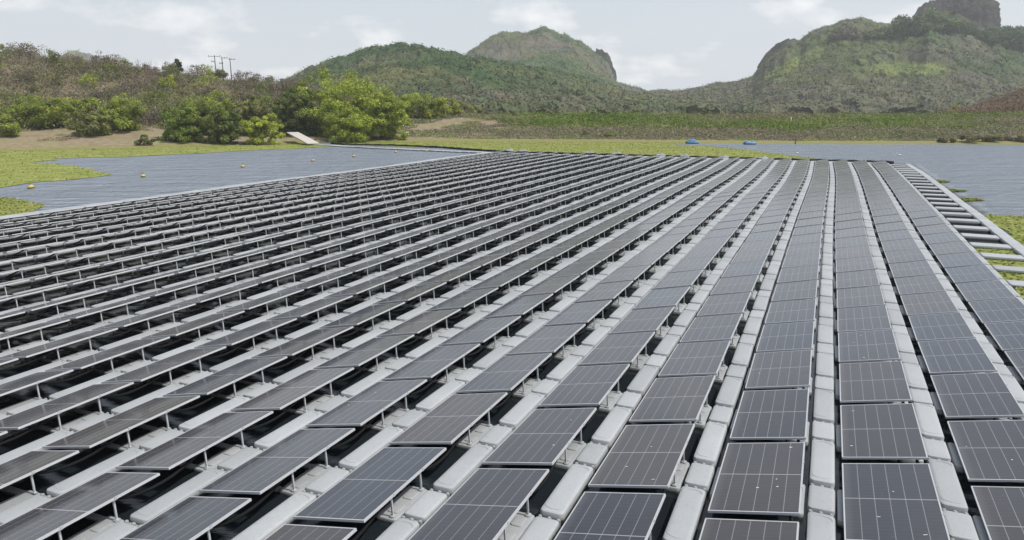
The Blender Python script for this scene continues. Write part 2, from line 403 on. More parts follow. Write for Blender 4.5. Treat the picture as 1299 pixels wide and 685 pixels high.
GREEN_B = (.29,.35,.04); GREEN_Y = (.34,.37,.06); GREEN_M = (.17,.205,.042); GREEN_D = (.08,.115,.034); OLIVE = (.20,.19,.08); BROWN = (.17,.125,.095)
def bush(name, label, cat, px, depth, wpx, py_top, col, col2, dens=1.0, tall=False, group=None, base_py=None, flat=.35, size=.27, depth_r=.8):
    x = az(px)*depth; z0 = float(ground_h(x, depth)); 
    ztop = at_depth(px, py_top, depth)[2]; hgt = max(ztop - z0, .5); rx = wpx/F_PX*depth*.975/2
    t = empty(name, (x, depth, z0), random.uniform(-.4,.4)); tag(t, label, cat, group)
    if tall: cz = hgt*.58; rz = hgt*.42
    else: cz = hgt*.40; rz = hgt*.58; flat = 0.0
    area = rx*hgt; nb = int(np.clip(area*2.6*dens, 12, 190)); nl = int(np.clip(230*(.27/size)**2, 60, 420)*(.7 if tall else 1))
    V, F, C = crown(rx*.90, rx*depth_r, rz*.86, cz, nb, nl, size, col, col2, flat=flat, blob=.34 if nb < 30 else (.22 if nb < 90 else .17), ragged=.5)
    link('crown', np_mesh('crown', V, F, colors=C), LEAF, t)
    tips = [(rx*.5*math.cos(a), rx*.4*math.sin(a), cz+rz*.3*random.uniform(-.6,1)) for a in np.linspace(0, 6, 6)]
    mb = trunk_mesh(cz*.8, max(.06, hgt*.022), tips, rx*.05); link('trunk', mb.mesh('trunk', smooth=True), BARK, t)
    return t
# individual shrubs and trees on the left bank
B = bush
sg = 'shrubs and trees along the left bank'
B('shrub','bright green low shrub cut by the left picture edge','shrub',3,109,36,135,GREEN_B,GREEN_M,group=sg)
B('shrub','broad olive shrub second from the left picture edge, behind dry grass','shrub',55,119,84,121,GREEN_M,GREEN_B,group=sg)
B('shrub','low dense grey-green shrub in front, left of the sandy gap','shrub',110,113,58,137,GREEN_M,OLIVE,1.2,group=sg)
B('shrub','wide bright shrub just left of the sandy gap in the bank','shrub',152,118,68,124,GREEN_B,GREEN_M,group=sg)
B('shrub','round mid green shrub behind the low grey-green shrub','shrub',106,124,60,119,GREEN_M,GREEN_B,group=sg)
B('shrub','vivid green dome shaped shrub just right of the sandy gap','shrub',228,112,64,127,(.13,.21,.02),GREEN_M,1.2,group=sg)
B('shrub','dark green round shrub between vivid and yellowish shrubs','shrub',280,113,54,130,GREEN_D,GREEN_M,1.2,group=sg)
B('shrub','taller green shrub standing behind the dark round shrub','shrub',266,121,60,115,GREEN_B,GREEN_M,group=sg)
B('shrub','yellow-green feathery shrub left of the white ramp','shrub',330,114,56,140,GREEN_Y,GREEN_B,group=sg)
B('shrub','olive shrub behind the yellow-green feathery shrub','shrub',322,124,54,116,OLIVE,GREEN_M,group=sg)
B('tree','large bright yellow-green spreading tree above the white ramp','tree',428,130,150,86,(.27,.33,.045),GREEN_B,1.1,False,group=sg,size=.32,depth_r=.6)
B('tree','dark leafy tree at the left flank of the bright spreading tree','tree',376,127,70,104,GREEN_M,GREEN_D,1.0,False,group=sg)
B('tree','yellow-green drooping tree at the right flank of the spreading tree','tree',482,126,84,108,(.28,.33,.05),GREEN_B,1.0,False,group=sg,size=.30,depth_r=.6)
B('tree','low yellow-green tree hanging over the shore right of the ramp','tree',446,122,76,132,(.27,.32,.05),GREEN_B,1.0,False,group=sg)
B('shrub','bushy green shrub right of the spreading tree, above the sandy slope','shrub',530,150,58,114,GREEN_M,GREEN_B,1.0,group=sg)
B('shrub','yellow-green shrub in the middle of the hedge above the sandy slope','shrub',562,152,52,119,GREEN_Y,GREEN_B,1.0,group=sg)
B('shrub','smallest shrub at the right end of the hedge above the slope','shrub',594,153,44,127,GREEN_B,OLIVE,1.0,group=sg)
B('shrub','small dark tuft alone on the open brown bank','shrub',178,106,24,170.5,OLIVE,GREEN_D,1.5,size=.17,group=sg)
B('tree','small dark tree standing out on the left skyline','tree',231,184,12,75,GREEN_D,(.03,.045,.03),1.2,True,group=sg)
B('tree','bushy dark tree on the skyline right of the small dark tree','tree',282,197,24,87,GREEN_D,OLIVE,1.0,True,group=sg)
dg = 'round bushes at the foot of the dam'
B('shrub','dark round bush at dam foot, leftmost of three','shrub',744,130.5,14,167,GREEN_D,GREEN_M,1.4,size=.22,group=dg)
B('shrub','light green bush at dam foot, middle of three','shrub',777,129.5,16,168,GREEN_B,GREEN_M,1.4,size=.22,group=dg)
B('shrub','smallest green bush at dam foot, rightmost of three','shrub',801,130.5,9,170,GREEN_M,GREEN_B,1.4,size=.2,group=dg)
B('shrub','bright yellow bush at the foot of the reddish thicket','shrub',1222,190,44,134,GREEN_Y,OLIVE,1.0)
B('shrub','dark green bush cut by the right picture edge above the dam','shrub',1296,178,14,140,GREEN_M,GREEN_D,1.0)
rg = 'grey scrub bushes on the right shore'
for i, (px, wd, tp, lb) in enumerate([(1208,24,171,'low green bush at the water, leftmost on the right shore'),(1240,34,167,'grey scrub bush at the water, second on the right shore'),(1268,34,166,'grey-brown scrub bush at the water, third on the right shore'),(1297,36,167,'dark scrub bush at water cut by the right picture edge')]):
    B('shrub', lb, 'shrub', px, 117.3, wd*1.15, tp+2, (.25,.23,.14), (.20,.20,.09), 1.3, size=.2, group=rg)
# dry thicket on the left hillside: reads as one mass
def patch(n, pxr, sr, hfun, colfun, size, clump=26, rad=1.5, zsq=.75, keep=None, twig=0.0, upn=.5):
    """n small plants scattered over the ground between px range and distance from the shore"""
    px = rng.uniform(*pxr, n); s = rng.uniform(0, 1, n)**1.0*(sr[1]-sr[0]) + sr[0]
    y = np.interp(px, *D0P) + s; x = az(px)*y
    if keep is not None:
        k = keep(px, s, x, y); px, s, x, y = px[k], s[k], x[k], y[k]
    n = len(px); z = ground_h(x, y); h = hfun(px, s, n); rd = rad*rng.uniform(.6, 1.3, n)
    C = np.stack([x, y, z], -1); col = colfun(px, s, x, y)
    d = rng.normal(size=(n, clump, 3)); d[..., 2] = np.abs(d[..., 2]); d /= np.linalg.norm(d, axis=2, keepdims=True)
    q = rng.uniform(.3, 1.08, (n, clump, 1))
    Q = C[:, None] + d*q*np.stack([rd, rd, h], -1)[:, None]
    nr = d + rng.normal(size=d.shape)*.6 + np.array([0, 0, upn])
    cc = col[:, None]*rng.uniform(.65, 1.35, (n, clump, 1))*rng.uniform(.9, 1.1, (n, clump, 3))
    sz = size*rng.uniform(.5, 1.5, n*clump)
    return leaf_quads(Q.reshape(-1, 3), sz, nr.reshape(-1, 3), np.clip(cc.reshape(-1, 3), .004, .9), .6)
def lerp3(a, b, t): return np.array(a)[None]*(1-t[:, None]) + np.array(b)[None]*t[:, None]
def dry_col(px, s, x, y):
    g = fbm(x*.055, y*.045, 3); low = np.clip(1-(s-20)/45, 0, 1)
    t = np.clip((g-.5)*5 + low*1.1 + rng.normal(size=len(px))*.30 - .05, 0, 1)
    br = lerp3((.195,.160,.108), (.155,.150,.075), rng.random(len(px)))
    gr = lerp3((.14,.155,.04), (.09,.13,.028), rng.random(len(px)))
    return br*(1-t[:, None]) + gr*t[:, None]
V, F, C = patch(5600, (-70, 640), (19, 96), lambda px, s, n: rng.uniform(1.2, 2.5, n)*np.where(px > 520, .8, 1), dry_col, .30, 46, 1.75,
                keep=lambda px, s, x, y: ~((px > 505) & (s < 34)) & ~((px > 172) & (px < 198) & (s < 30)) & ~((px > 600) & (s < 46)))
dry1 = (V, F, C)
V, F, C = patch(1100, (-70, 420), (80, 92), lambda px, s, n: rng.uniform(1.8, 3.6, n)*(.6+.8*fbm(px*.06, s*.1, 2)), lambda px, s, x, y: lerp3((.19,.14,.115), (.10,.095,.055), rng.random(len(px))), .22, 16, 1.2)
lumps = [dry1, (V, F, C)]
for _ in range(230):
    px = random.uniform(-60, 610); s_ = random.uniform(22, 92)
    if px > 500 and s_ < 40: continue
    y_ = float(np.interp(px, *D0P)) + s_; x_ = az(px)*y_; z_ = float(ground_h(x_, y_)); lo_ = max(0, 1-(s_-22)/50)
    k_ = random.random(); c1 = random.choice([GREEN_M, GREEN_B, OLIVE, (.15,.17,.045)]) if random.random() < .30+.55*lo_ else random.choice([(.20,.155,.12), (.18,.155,.09), (.15,.125,.09), (.14,.14,.06)])
    rr_ = random.uniform(1.5, 3.2); hh_ = random.uniform(2.2, 4.2)*(1.15 if s_ > 78 else 1)
    v_, f_, q_ = crown(rr_, rr_, hh_*.45, hh_*.5, 22, 46, .26, c1, tuple(a_*.75 for a_ in c1), blob=.36, ragged=.5)
    lumps.append((v_ + np.array([x_, y_, z_]), f_, q_))
lumps.append(patch(3800, (-760, -60), (19, 96), lambda px, s, n: rng.uniform(1.2, 2.6, n), dry_col, .42, 26, 2.0))
V, F, C = join(lumps)
tag(link('thicket', np_mesh('thicket', V, F, colors=C), TWIG), 'dry brown and olive scrub covering the hillside behind the left bank', 'thicket', kind='stuff')
# bare pale stems poking out of the dry scrub, as one mass with it
def stems(n, pxr, sr, col, hmul=1.0):
    px = rng.uniform(*pxr, n); s = rng.uniform(*sr, n); y = np.interp(px, *D0P)+s; x = az(px)*y; z = ground_h(x, y)
    Vs = []; 
    for k in range(4):
        a = np.stack([x+rng.normal(size=n)*.5, y+rng.normal(size=n)*.4, z+.4], -1)
        b_ = a + np.stack([rng.normal(size=n)*.8, rng.normal(size=n)*.6, rng.uniform(1.6, 3.3, n)*hmul], -1)
        wv = np.stack([np.full(n, .035), np.zeros(n), np.zeros(n)], -1)
        Vs.append(np.stack([a-wv, a+wv, b_+wv*.4, b_-wv*.4], 1).reshape(-1, 3))
    V = np.concatenate(Vs); return V, np.arange(len(V)).reshape(-1, 4), jitter(col, len(V)//4, .3)
V, F, C = stems(500, (-70, 600), (24, 93), (.27,.225,.19))
tag(link('bare_stems', np_mesh('bare_stems', V, F, colors=C), TWIG), 'pale leafless stems poking out of the dry hillside scrub', 'dry stems', kind='stuff')
# reddish thicket on the small hump at the right
V, F, C = patch(5200, (1188, 1420), (28, 112), lambda px, s, n: rng.uniform(1.2, 2.4, n), lambda px, s, x, y: lerp3((.19,.125,.09), (.15,.12,.075), rng.random(len(px))), .27, 30, 1.7)
tag(link('thicket', np_mesh('thicket', V, F, colors=C), TWIG), 'reddish brown dry scrub on the hump above the right end of the dam', 'thicket', kind='stuff')
V, F, C = patch(3400, (560, 1420), (46, 190), lambda px, s, n: rng.uniform(1.2, 2.6, n), lambda px, s, x, y: lerp3((.135,.12,.085), (.08,.10,.04), np.clip((fbm(x/16, y/16, 3)-.4)*4, 0, 1)), .42, 26, 2.2)
tag(link('thicket', np_mesh('thicket', V, F, colors=C), TWIG), 'grey-brown scrub on the flat ground behind the dam', 'thicket', kind='stuff')
# ground cover on the dam
def dam_col(px, s, x, y):
    g = fbm(x*.10, y*.35, 3); band = sstep(13, 15.5, s+3*(fbm(x*.08, y*.1+5, 2)-.5)); side = sstep(590, 690, px)*(1-sstep(1215, 1290, px)*.6)
    t = np.clip(band*side*.95 + (g-.52)*3.0, 0, 1)
    dry = lerp3((.18,.19,.09), (.27,.23,.155), rng.random(len(px))); gr = lerp3((.20,.29,.030), (.085,.14,.022), np.clip(rng.random(len(px))*.6+(g-.4)*1.2, 0, 1))
    return dry*(1-t[:, None]) + gr*t[:, None]
def dam_h(px, s, n): return rng.uniform(.28, .85, n)*(1+.5*sstep(13, 16, s))*np.where(px < 640, .7, 1)
V, F, C = patch(11000, (480, 1400), (8.0, 25), dam_h, dam_col, .24, 20, .85,
                keep=lambda px, s, x, y: (fbm(x*.16+7, y*.3, 3) > .47 - .45*sstep(640, 690, px) + .30*sstep(1240, 1290, px)*sstep(10, 14, s)) & (s > 8+14*(1-sstep(500, 640, px))*(fbm(x*.1, y*.2, 2) > .5)))
tag(link('ground_cover', np_mesh('ground_cover', V, F, colors=C), LEAF), 'green creeping plants covering the dam slope', 'ground cover', kind='stuff')
def toe_col(px, s, x, y):
    t = np.clip((fbm(x*.2, y*.4, 3)-.42)*4, 0, 1); return lerp3((.22,.19,.14), (.22,.26,.085), t)*rng.uniform(.8, 1.2, (len(px), 1))
V, F, C = patch(6500, (515, 1400), (5.5, 13.0), lambda px, s, n: rng.uniform(.2, .55, n), toe_col, .17, 12, .5)
tag(link('grass', np_mesh('grass', V, F, colors=C), TWIG), 'dry grey-green grass along the foot of the dam', 'grass', kind='stuff')
V, F, C = patch(3800, (500, 665), (9, 24), lambda px, s, n: rng.uniform(.15, .5, n), lambda px, s, x, y: lerp3((.28,.24,.13), (.17,.23,.06), rng.random(len(px))), .18, 12, .6, keep=lambda px, s, x, y: fbm(x*.25, y*.4, 3) > .48)
tag(link('grass', np_mesh('grass', V, F, colors=C), TWIG), 'sparse grass tufts on the bare sandy end of the dam slope', 'grass', kind='stuff')
V, F, C = patch(5200, (-80, 520), (9, 22), lambda px, s, n: rng.uniform(.12, .45, n), lambda px, s, x, y: lerp3((.30,.235,.14), (.20,.18,.09), rng.random(len(px))), .16, 10, .45,
                keep=lambda px, s, x, y: fbm(x*.15, y*.2, 3) > .46)
tag(link('grass', np_mesh('grass', V, F, colors=C), TWIG), 'straw coloured dry grass on the left bank in front of the shrubs', 'grass', kind='stuff')
# ------------------------------------------------------------------ hills
def hill_surface(ridge, D, Wf, Wb, base=2.0, rough=.06, seed=0.0, dome=1.0, drop=0.0):
    pxs = np.array([r[0] for r in ridge], float); zr = np.array([at_depth(px, py, D)[2] for px, py in ridge])
    zr = np.maximum(zr-drop, base)
    def h(px, d):
        z = np.interp(px, pxs, zr, left=base, right=base); t = (d-D)
        f = np.where(t < 0, 1-np.clip(-t/Wf, 0, 1)**dome*1.0, 1-np.clip(t/Wb, 0, 1)**1.6)
        f = np.where(t < 0, f*f*(3-2*f)*.35+f*.65, f)
        x = az(px)*d; n = (fbm(x/55+seed, d/55, 5)-.5); n2 = (fbm(x/14+seed, d/14, 3)-.5)
        env = np.clip(f*(1-.75*np.exp(-(t/(.12*Wf))**2)), 0, 1)
        return base-3 + (z-base+3)*f + (z-base)*n*rough*8*env + n2*4*env
    return h
def hill(name, ridge, D, Wf, Wb, mat, nx=260, ny=90, rockmask=None, **k):
    h = hill_surface(ridge, D, Wf, Wb, **k)
    px = np.linspace(ridge[0][0], ridge[-1][0], nx); d = np.linspace(D-Wf, D+Wb, ny)
    PX, DD = np.meshgrid(px, d); X = az(PX)*DD; Z = h(PX, DD); V = np.stack([X, DD, Z], -1).reshape(-1, 3)
    i = np.arange(ny-1)[:, None]*nx + np.arange(nx-1)[None]; F = np.stack([i, i+1, i+1+nx, i+nx], -1).reshape(-1, 4)
    me = np_mesh(name, V, F, smooth=True); me.materials.append(mat)
    if rockmask is not None:
        me.materials.append(ROCK); c_ = V[F].mean(1); sx, sy = proj(c_[:, 0], c_[:, 1], c_[:, 2])
        me.polygons.foreach_set('material_index', rockmask(sx, sy).astype(np.int32))
    tag(link(name, me), kind='structure')
    return h
m, nt, b, o = new_mat('hill_ground'); geo = N(nt, 'NewGeometry'); P = geo.outputs['Position']
a = noise(nt, P, .02, 6, .6); a2 = noise(nt, P, .25, 5, .6)
c = ramp(nt, a, [(.36,(.14,.125,.085)),(.5,(.10,.125,.045)),(.66,(.16,.14,.10))]); c = mix(nt, mth(nt, 'MULTIPLY', a2, .35), c, (.06,.08,.035))
nt.links.new(c, b.inputs['Base Color']); b.inputs['Roughness'].default_value = 1; b.inputs['Specular IOR Level'].default_value = 0
HILL = m
m, nt, b, o = new_mat('dark_volcanic_rock'); geo = N(nt, 'NewGeometry'); P = geo.outputs['Position']
mp = N(nt, 'Mapping'); mp.inputs['Scale'].default_value = (1,1,.35); nt.links.new(P, mp.inputs[0])
a = noise(nt, mp.outputs[0], .09, 8, .65); a2 = noise(nt, P, .05, 4, .6)
c = ramp(nt, a, [(.36,(.008,.008,.009)),(.48,(.026,.024,.024)),(.64,(.085,.073,.062))])
c = mix(nt, mth(nt, 'MULTIPLY', mth(nt, 'SUBTRACT', a2, .5, clamp=True), 5, clamp=True), c, (.06,.07,.03))
nt.links.new(c, b.inputs['Base Color']); b.inputs['Roughness'].default_value = .95; b.inputs['Specular IOR Level'].default_value = .15
bump(nt, b, a, 1.0, 6.0); ROCK = m
R_FRONT = [(300,140),(330,122),(365,104),(400,86),(433,75),(470,64),(510,59),(550,65),(594,72),(634,80),(701,91),(752,101),(789,116),(830,124),(900,132),(960,138)]
R_PEAK = [(520,150),(560,100),(594,71),(621,52),(638,41),(651,42),(668,40),(688,36),(712,42),(735,52),(755,66),(769,79),(775,92),(781,105),(790,109),(819,116),(866,118),(930,125),(1000,135)]
R_RIGHT = [(740,139),(790,124),(830,118),(866,117),(900,109),(933,104),(953,97),(958,88),(963,80),(968,71),(974,65),(979,57),(985,54),(991,47),(1000,44),(1006,47),(1010,52),(1018,45),(1034,36),(1054,32),(1081,28),(1108,33),(1131,38),(1145,33),(1152,29),(1158,26),(1163,20),(1168,14),(1175,14),(1205,20),(1235,30),(1258,40),(1264,46),(1282,52),(1292,62),(1310,66),(1360,80),(1450,110),(1560,140)]
h_front = hill('hill', R_FRONT, 430, 215, 140, HILL, seed=3.1, dome=1.0, drop=3.6)
h_peak = hill('hill', R_PEAK, 820, 290, 200, HILL, seed=9.7, dome=1.0, drop=4.6)
h_right = hill('hill', R_RIGHT, 640, 330, 200, HILL, nx=640, ny=130, seed=5.5, dome=1.05, drop=3.8, rockmask=lambda sx, sy: ((sx < 1032) & (sx > 940) & (sy < 97-(sx-950)*.55+6*np.sin(sx*.3)) & (sx < 1030-(sy-40)*.3)) | ((sx > 1160) & (sx < 1262) & (sy < 46)))
h_far = hill('hill', [(60,95),(83,74),(95,68),(110,69),(125,74),(135,80),(160,100)], 1300, 250, 150, HILL, 60, 40, seed=1.2)
def outcrop(name, px, py_top, py_bot, depth, wpx, tilt=0.0, sq=3.0, dpt=.8, seed=0.0, sub=None):
    from mathutils import noise as mn
    x, y, zt = at_depth(px, py_top, depth); zb = at_depth(px, py_bot, depth)[2]
    rx = wpx/F_PX*depth/2*.975; rz = (zt-zb)/2; ry = rx*dpt
    nu, nv = 160, 90; V = []
    for j in range(nv+1):
        ph = math.pi*(j/nv-.5)
        for i in range(nu):
            t = 2*math.pi*i/nu; d = Vector((math.cos(ph)*math.cos(t), math.cos(ph)*math.sin(t), math.sin(ph)))
            s = (abs(d.x)**sq+abs(d.y)**sq+abs(d.z)**sq)**(-1/sq)
            q = Vector((d.x*s*rx, d.y*s*ry, d.z*s*rz))
            n1_ = mn.fractal(Vector((q.x/14+seed, q.y/14, q.z/22)), 1.0, 2.1, 5); r_ = 1 - abs(mn.noise(Vector((q.x/7+seed, q.y/7, q.z/26))))*.14
            q = q*(r_ + n1_*.34 + mn.noise(Vector((q.x/4.5, q.y/4.5+seed, q.z/7)))*.05); q.x += tilt*(q.z)
            V.append((x+q.x, y+q.y, (zt+zb)/2+q.z))
    F = [(j*nu+i, j*nu+(i+1) % nu, (j+1)*nu+(i+1) % nu, (j+1)*nu+i) for j in range(nv) for i in range(nu)]
    tag(link(name, np_mesh(name, np.array(V), np.array(F)), ROCK), kind='structure')
outcrop('rock_outcrop', 1219, -4, 72, 646, 80, 0.02, 2.8, seed=1.0)
outcrop('rock_outcrop', 1183, 1, 60, 640, 40, 0.25, 2.4, seed=4.0)
outcrop('rock_outcrop', 985, 47, 92, 636, 24, 0.62, 2.2, seed=7.0)
outcrop('rock_outcrop', 1024, 42, 64, 634, 24, 0.55, 2.2, seed=2.0)
outcrop('rock_outcrop', 768, 62, 112, 818, 22, -0.30, 2.4, seed=8.0)
def cells(x, y, size, seed):
    """nearest jittered point: distance (in cell units) and a random value per crown"""
    gx, gy = np.floor(x/size).astype(int), np.floor(y/size).astype(int); best = np.full(x.shape, 9.0); idv = np.zeros(x.shape); rad = np.ones(x.shape)
    for ox in (-1, 0, 1):
        for oy in (-1, 0, 1):
            cx, cy = gx+ox, gy+oy
            h1, h2, h3 = _T[(cx*7+seed) & 255, (cy*13+seed*3) & 255], _T[(cx*11+seed*5) & 255, (cy*5+91) & 255], _T[(cx*3+29) & 255, (cy*17+seed) & 255]
            r_ = .62+.55*h3; dd = np.hypot(x/size-(cx+.1+.8*h1), y/size-(cy+.1+.8*h2))/r_
            k = dd < best; best = np.where(k, dd, best); idv = np.where(k, (h1*7.3+h2*3.1+h3) % 1.0, idv); rad = np.where(k, r_, rad)
    return best, idv, rad
def canopy(h, pxr, dr, nx, ny, cell, amp, colfun, seed, nleaf, leaf, keep=None, sizefun=None):
    px = np.linspace(*pxr, nx); d = np.linspace(*dr, ny); PX, DD = np.meshgrid(px, d); X = az(PX)*DD; Z0_ = h(PX, DD)
    b1, id1, r1 = cells(X, DD*.8, cell, seed); b2, id2, r2 = cells(X+31, DD*.8+17, cell*.42, seed+9)
    sf = 1.0 if sizefun is None else sizefun(PX, proj(X, DD, Z0_)[1])
    dome = np.sqrt(np.clip(1-(b1*.85)**2, 0, 1))*amp*r1*(.6+.7*id1) + np.sqrt(np.clip(1-(b2*.9)**2, 0, 1))*amp*.30*(.5+id2)
    nz = (fbm(X/1.9, DD/1.9+Z0_/3, 3)-.5)*amp*.55
    Z = Z0_ + (dome + nz)*sf - .3
    X = X + (fbm(X/2.3+5, Z/2.0, 2)-.5)*amp*.5
    V = np.stack([X, DD, Z], -1).reshape(-1, 3)
    i = np.arange(ny-1)[:, None]*nx + np.arange(nx-1)[None]; F = np.stack([i, i+1, i+1+nx, i+nx], -1).reshape(-1, 4)
    C_ = V[F].mean(1); pf = PX.ravel()[F].mean(1); sx, sy = proj(C_[:, 0], C_[:, 1], C_[:, 2]); idf = id1.ravel()[F[:, 0]]; idf2 = id2.ravel()[F[:, 0]]
    col, _ = colfun(pf, sy, C_[:, 0], C_[:, 1]); col = col*(.74+.46*idf)[:, None]*(.88+.24*idf2)[:, None]*rng.uniform(.94, 1.06, (len(F), 1))
    warm = ((idf*13.7) % 1.0)[:, None]; col = col*(1+np.array([.22, .02, -.10])[None]*(warm-.4))
    k = Z0_.ravel()[F].min(1) > .2
    if keep is not None: k &= keep(pf, C_[:, 1], Z0_.ravel()[F[:, 0]])
    F, col, C_ = F[k], np.clip(col[k]*.84, .004, .9), C_[k]
    e1 = V[F[:, 1]]-V[F[:, 0]]; e2 = V[F[:, 3]]-V[F[:, 0]]; nn = np.cross(e1, e2); nn /= np.linalg.norm(nn, axis=1, keepdims=True)+1e-9
    q = rng.integers(0, len(F), nleaf); P_ = C_[q] + nn[q]*rng.uniform(0, .5, (nleaf, 1))*leaf + rng.normal(size=(nleaf, 3))*leaf*.5
    lv = leaf_quads(P_, leaf*rng.uniform(.5, 1.3, nleaf), nn[q]+rng.normal(size=(nleaf, 3))*.35, np.clip(col[q]*rng.uniform(.9, 1.15, (nleaf, 1)), .004, .9), .75)
    return join([(V, F, col), lv])
GY = np.array((.122,.118,.082)); GN = np.array((.050,.098,.028)); GL = np.array((.135,.175,.05)); GOL = np.array((.125,.14,.05)); DK = np.array((.03,.048,.024))
def mixc(*pairs):
    s = 0
    for c, wt in pairs: s = s + c[None]*wt[:, None]
    return s
def c_front(px, py, x, d):
    low = np.clip((py-104)/24 + (px-560)/600, 0, 1); g = fbm(x/30, d/30, 3); g2 = fbm(x/60+9, d/60, 3)
    t = np.clip(low*1.2 + (g-.5)*3 + rng.normal(size=len(px))*.2, 0, 1); u = np.clip((g2-.5)*6+.4, 0, 1)
    k = np.clip((fbm(x/18+4, d/18, 2)-.45)*5, 0, 1); c = mixc((GN*.9, (1-t)*(1-u)), (GOL, (1-t)*u), (GY, t*(.35+.5*k)), (GN, t*.4*(1-k)), (GOL, t*(.25-.1*k))); return c, .8+.5*(1-low)
def c_peak(px, py, x, d):
    g = fbm(x/40, d/40, 3); u = np.clip((g-.45)*5, 0, 1); v = np.clip((fbm(x/70+3, d/50, 2)-.55)*7, 0, 1)
    c = mixc((GN, (1-u)*(1-v)), (GOL*.95, u*(1-v)), (GY*1.05, v)); return c, np.ones(len(px))
def meadow(px, py): return np.exp(-(((px-1148)/48)**2 + ((py-88)/9)**2)**2) + np.exp(-(((px-1008+(py-78)*1.75)/13)**2 + ((py-79)/21)**2)**2)
def c_right(px, py, x, d):
    g = fbm(x/34, d/34, 3); low = np.clip((py-88)/20 + (g-.5)*2.2, 0, 1)
    mead = meadow(px, py)
    mead = np.clip(mead*1.5 + (g-.5)*.8*(mead > .1), 0, 1)
    big = np.clip(((px-1120)/60), 0, 1)*(1-low)
    t = low; c = mixc((GN*.9, (1-t)*(.45+.4*big)), (GOL, (1-t)*(.55-.4*big)), (GY, t*.65), (GN, t*.15), (GOL, t*.2))
    pur = np.clip((fbm(x/22+5, d/22, 2)-.6)*6, 0, .7)*(1-mead); c = c*(1-pur[:, None]) + (GY*1.0)[None]*pur[:, None]
    c = c*(1-mead[:, None]) + GL[None]*1.15*mead[:, None]
    return c, (.75 + .6*big)*(1-.6*mead)
def k_right(px, d, z):
    x, y_ = az(px)*d, d; sx, sy = proj(x, d, z); _, ry = proj(az(px)*d, d, z)
    cliff = (sx < 1030) & (sx > 940) & (sy < 93-(sx-950)*.55) & (rng.random(len(px)) > -1)
    tower = (px > 1166) & (px < 1258) & (sy < 48)
    return ~cliff & ~tower
V, F, C = canopy(h_front, (300, 960), (222, 452), 760, 210, 6.6, 3.6, c_front, 3, 60000, 1.0)
tag(link('forest', np_mesh('forest', V, F, colors=C), WOOD), 'mixed green and leafless grey woodland on the nearer middle hill', 'forest', kind='stuff')
V, F, C = canopy(h_peak, (540, 1000), (560, 850), 560, 190, 9.5, 4.6, c_peak, 11, 30000, 1.5, keep=lambda px, d, z: ~((px > 768) & (px < 784) & (d > 805)))
tag(link('forest', np_mesh('forest', V, F, colors=C), WOOD), 'green woodland on the tallest peak behind the middle hill', 'forest', kind='stuff')
V, F, C = canopy(h_right, (745, 1420), (312, 668), 800, 270, 7.6, 3.8, c_right, 23, 80000, 1.2, keep=k_right, sizefun=lambda px, py: 1-.75*np.clip(meadow(px, py)*1.6, 0, 1))
tag(link('forest', np_mesh('forest', V, F, colors=C), WOOD), 'woodland and bright meadow on the craggy right hill', 'forest', kind='stuff')
V, F, C = canopy(h_far, (65, 155), (1080, 1320), 120, 50, 14, 4, c_peak, 31, 1500, 3.0)
tag(link('forest', np_mesh('forest', V, F, colors=C), WOOD), 'woodland on the small distant hilltop beyond the left scrub', 'forest', kind='stuff')
# big rounded trees below the rock tower, each a thing
bt = 'big trees on the craggy right hill'
for px, py, pb, w_px, col, lb in [(1278,46,92,64,(.055,.095,.034),'large dark domed tree right of the rock tower'),
        (1246,56,84,34,(.06,.10,.035),'dark tree tucked between the domed tree and the rock tower'),
        (1180,44,76,46,(.085,.125,.04),'rounded green tree below the left foot of the tower'),
        (1212,58,84,34,(.06,.095,.034),'rounded dark tree directly below the rock tower'),
        (1142,46,77,50,(.065,.10,.036),'broad rounded tree left of the trees under the tower'),
        (1108,58,82,36,(.065,.095,.04),'rounded tree furthest left below the saddle'),
        (1230,74,92,26,(.05,.085,.033),'small dark tree at the right edge of the hillside meadow'),
        (1062,66,84,34,(.14,.125,.09),'greyish tree above the bright left meadow')]:
    best = min(((abs(proj(az(px)*dp, dp, float(h_right(np.array([px]), np.array([dp]))[0]))[1]-pb), dp) for dp in np.linspace(500, 640, 141)))
    dep = best[1] if pb > 40 else 638.0
    x = az(px)*dep; z0 = float(h_right(np.array([px]), np.array([dep]))[0]); zt = at_depth(px, py, dep)[2]; rx = w_px/F_PX*dep/2
    rx *= 1.2; hh_ = max(zt-z0, rx*1.1)*1.08; t = tag(empty('tree', (x, dep, z0)), lb, 'tree', bt)
    V, F, C = crown(rx*.9, rx*.75, hh_*.46, hh_*.5, 60, 130, max(.8, rx*.085), col, tuple(q*1.5 for q in col), flat=.3, blob=.24)
    link('crown', np_mesh('crown', V, F, colors=C), WOOD, t)
    link('trunk', trunk_mesh(hh_*.4, rx*.06, [(rx*.4*math.cos(a_), rx*.4*math.sin(a_), hh_*.6) for a_ in (0,2,4)]).mesh('trunk', smooth=True), BARK, t)
# ------------------------------------------------------------------ the floating array
P_U, W_, TILT, L_, LP = 1.7716, 1.2263, 0.2000, 2.278, 2.4483
cps, sps = math.cos(PSI), math.sin(PSI)
def bow(v): return .26*np.exp(-((v-55)/21.0)**2)
def wave(u, v): return .022*math.sin(v*.21+u*.13)+.012*math.sin(v*.47-u*.31)
def AW(u, v):
    u = u + bow(v); du, dv = u-CU, v-CV
    return du*cps + dv*sps, -du*sps + dv*cps
def rz_at(v): 
    d = (bow(v+.5)-bow(v-.5)); return -PSI - math.atan(d)
ROWS = range(-21, 4); JS = range(-3, 30); ct, st_ = math.cos(TILT), math.sin(TILT)
Z0 = .05                     # low edge above the float top
TM = Matrix.Rotation(-TILT, 3, 'Y')
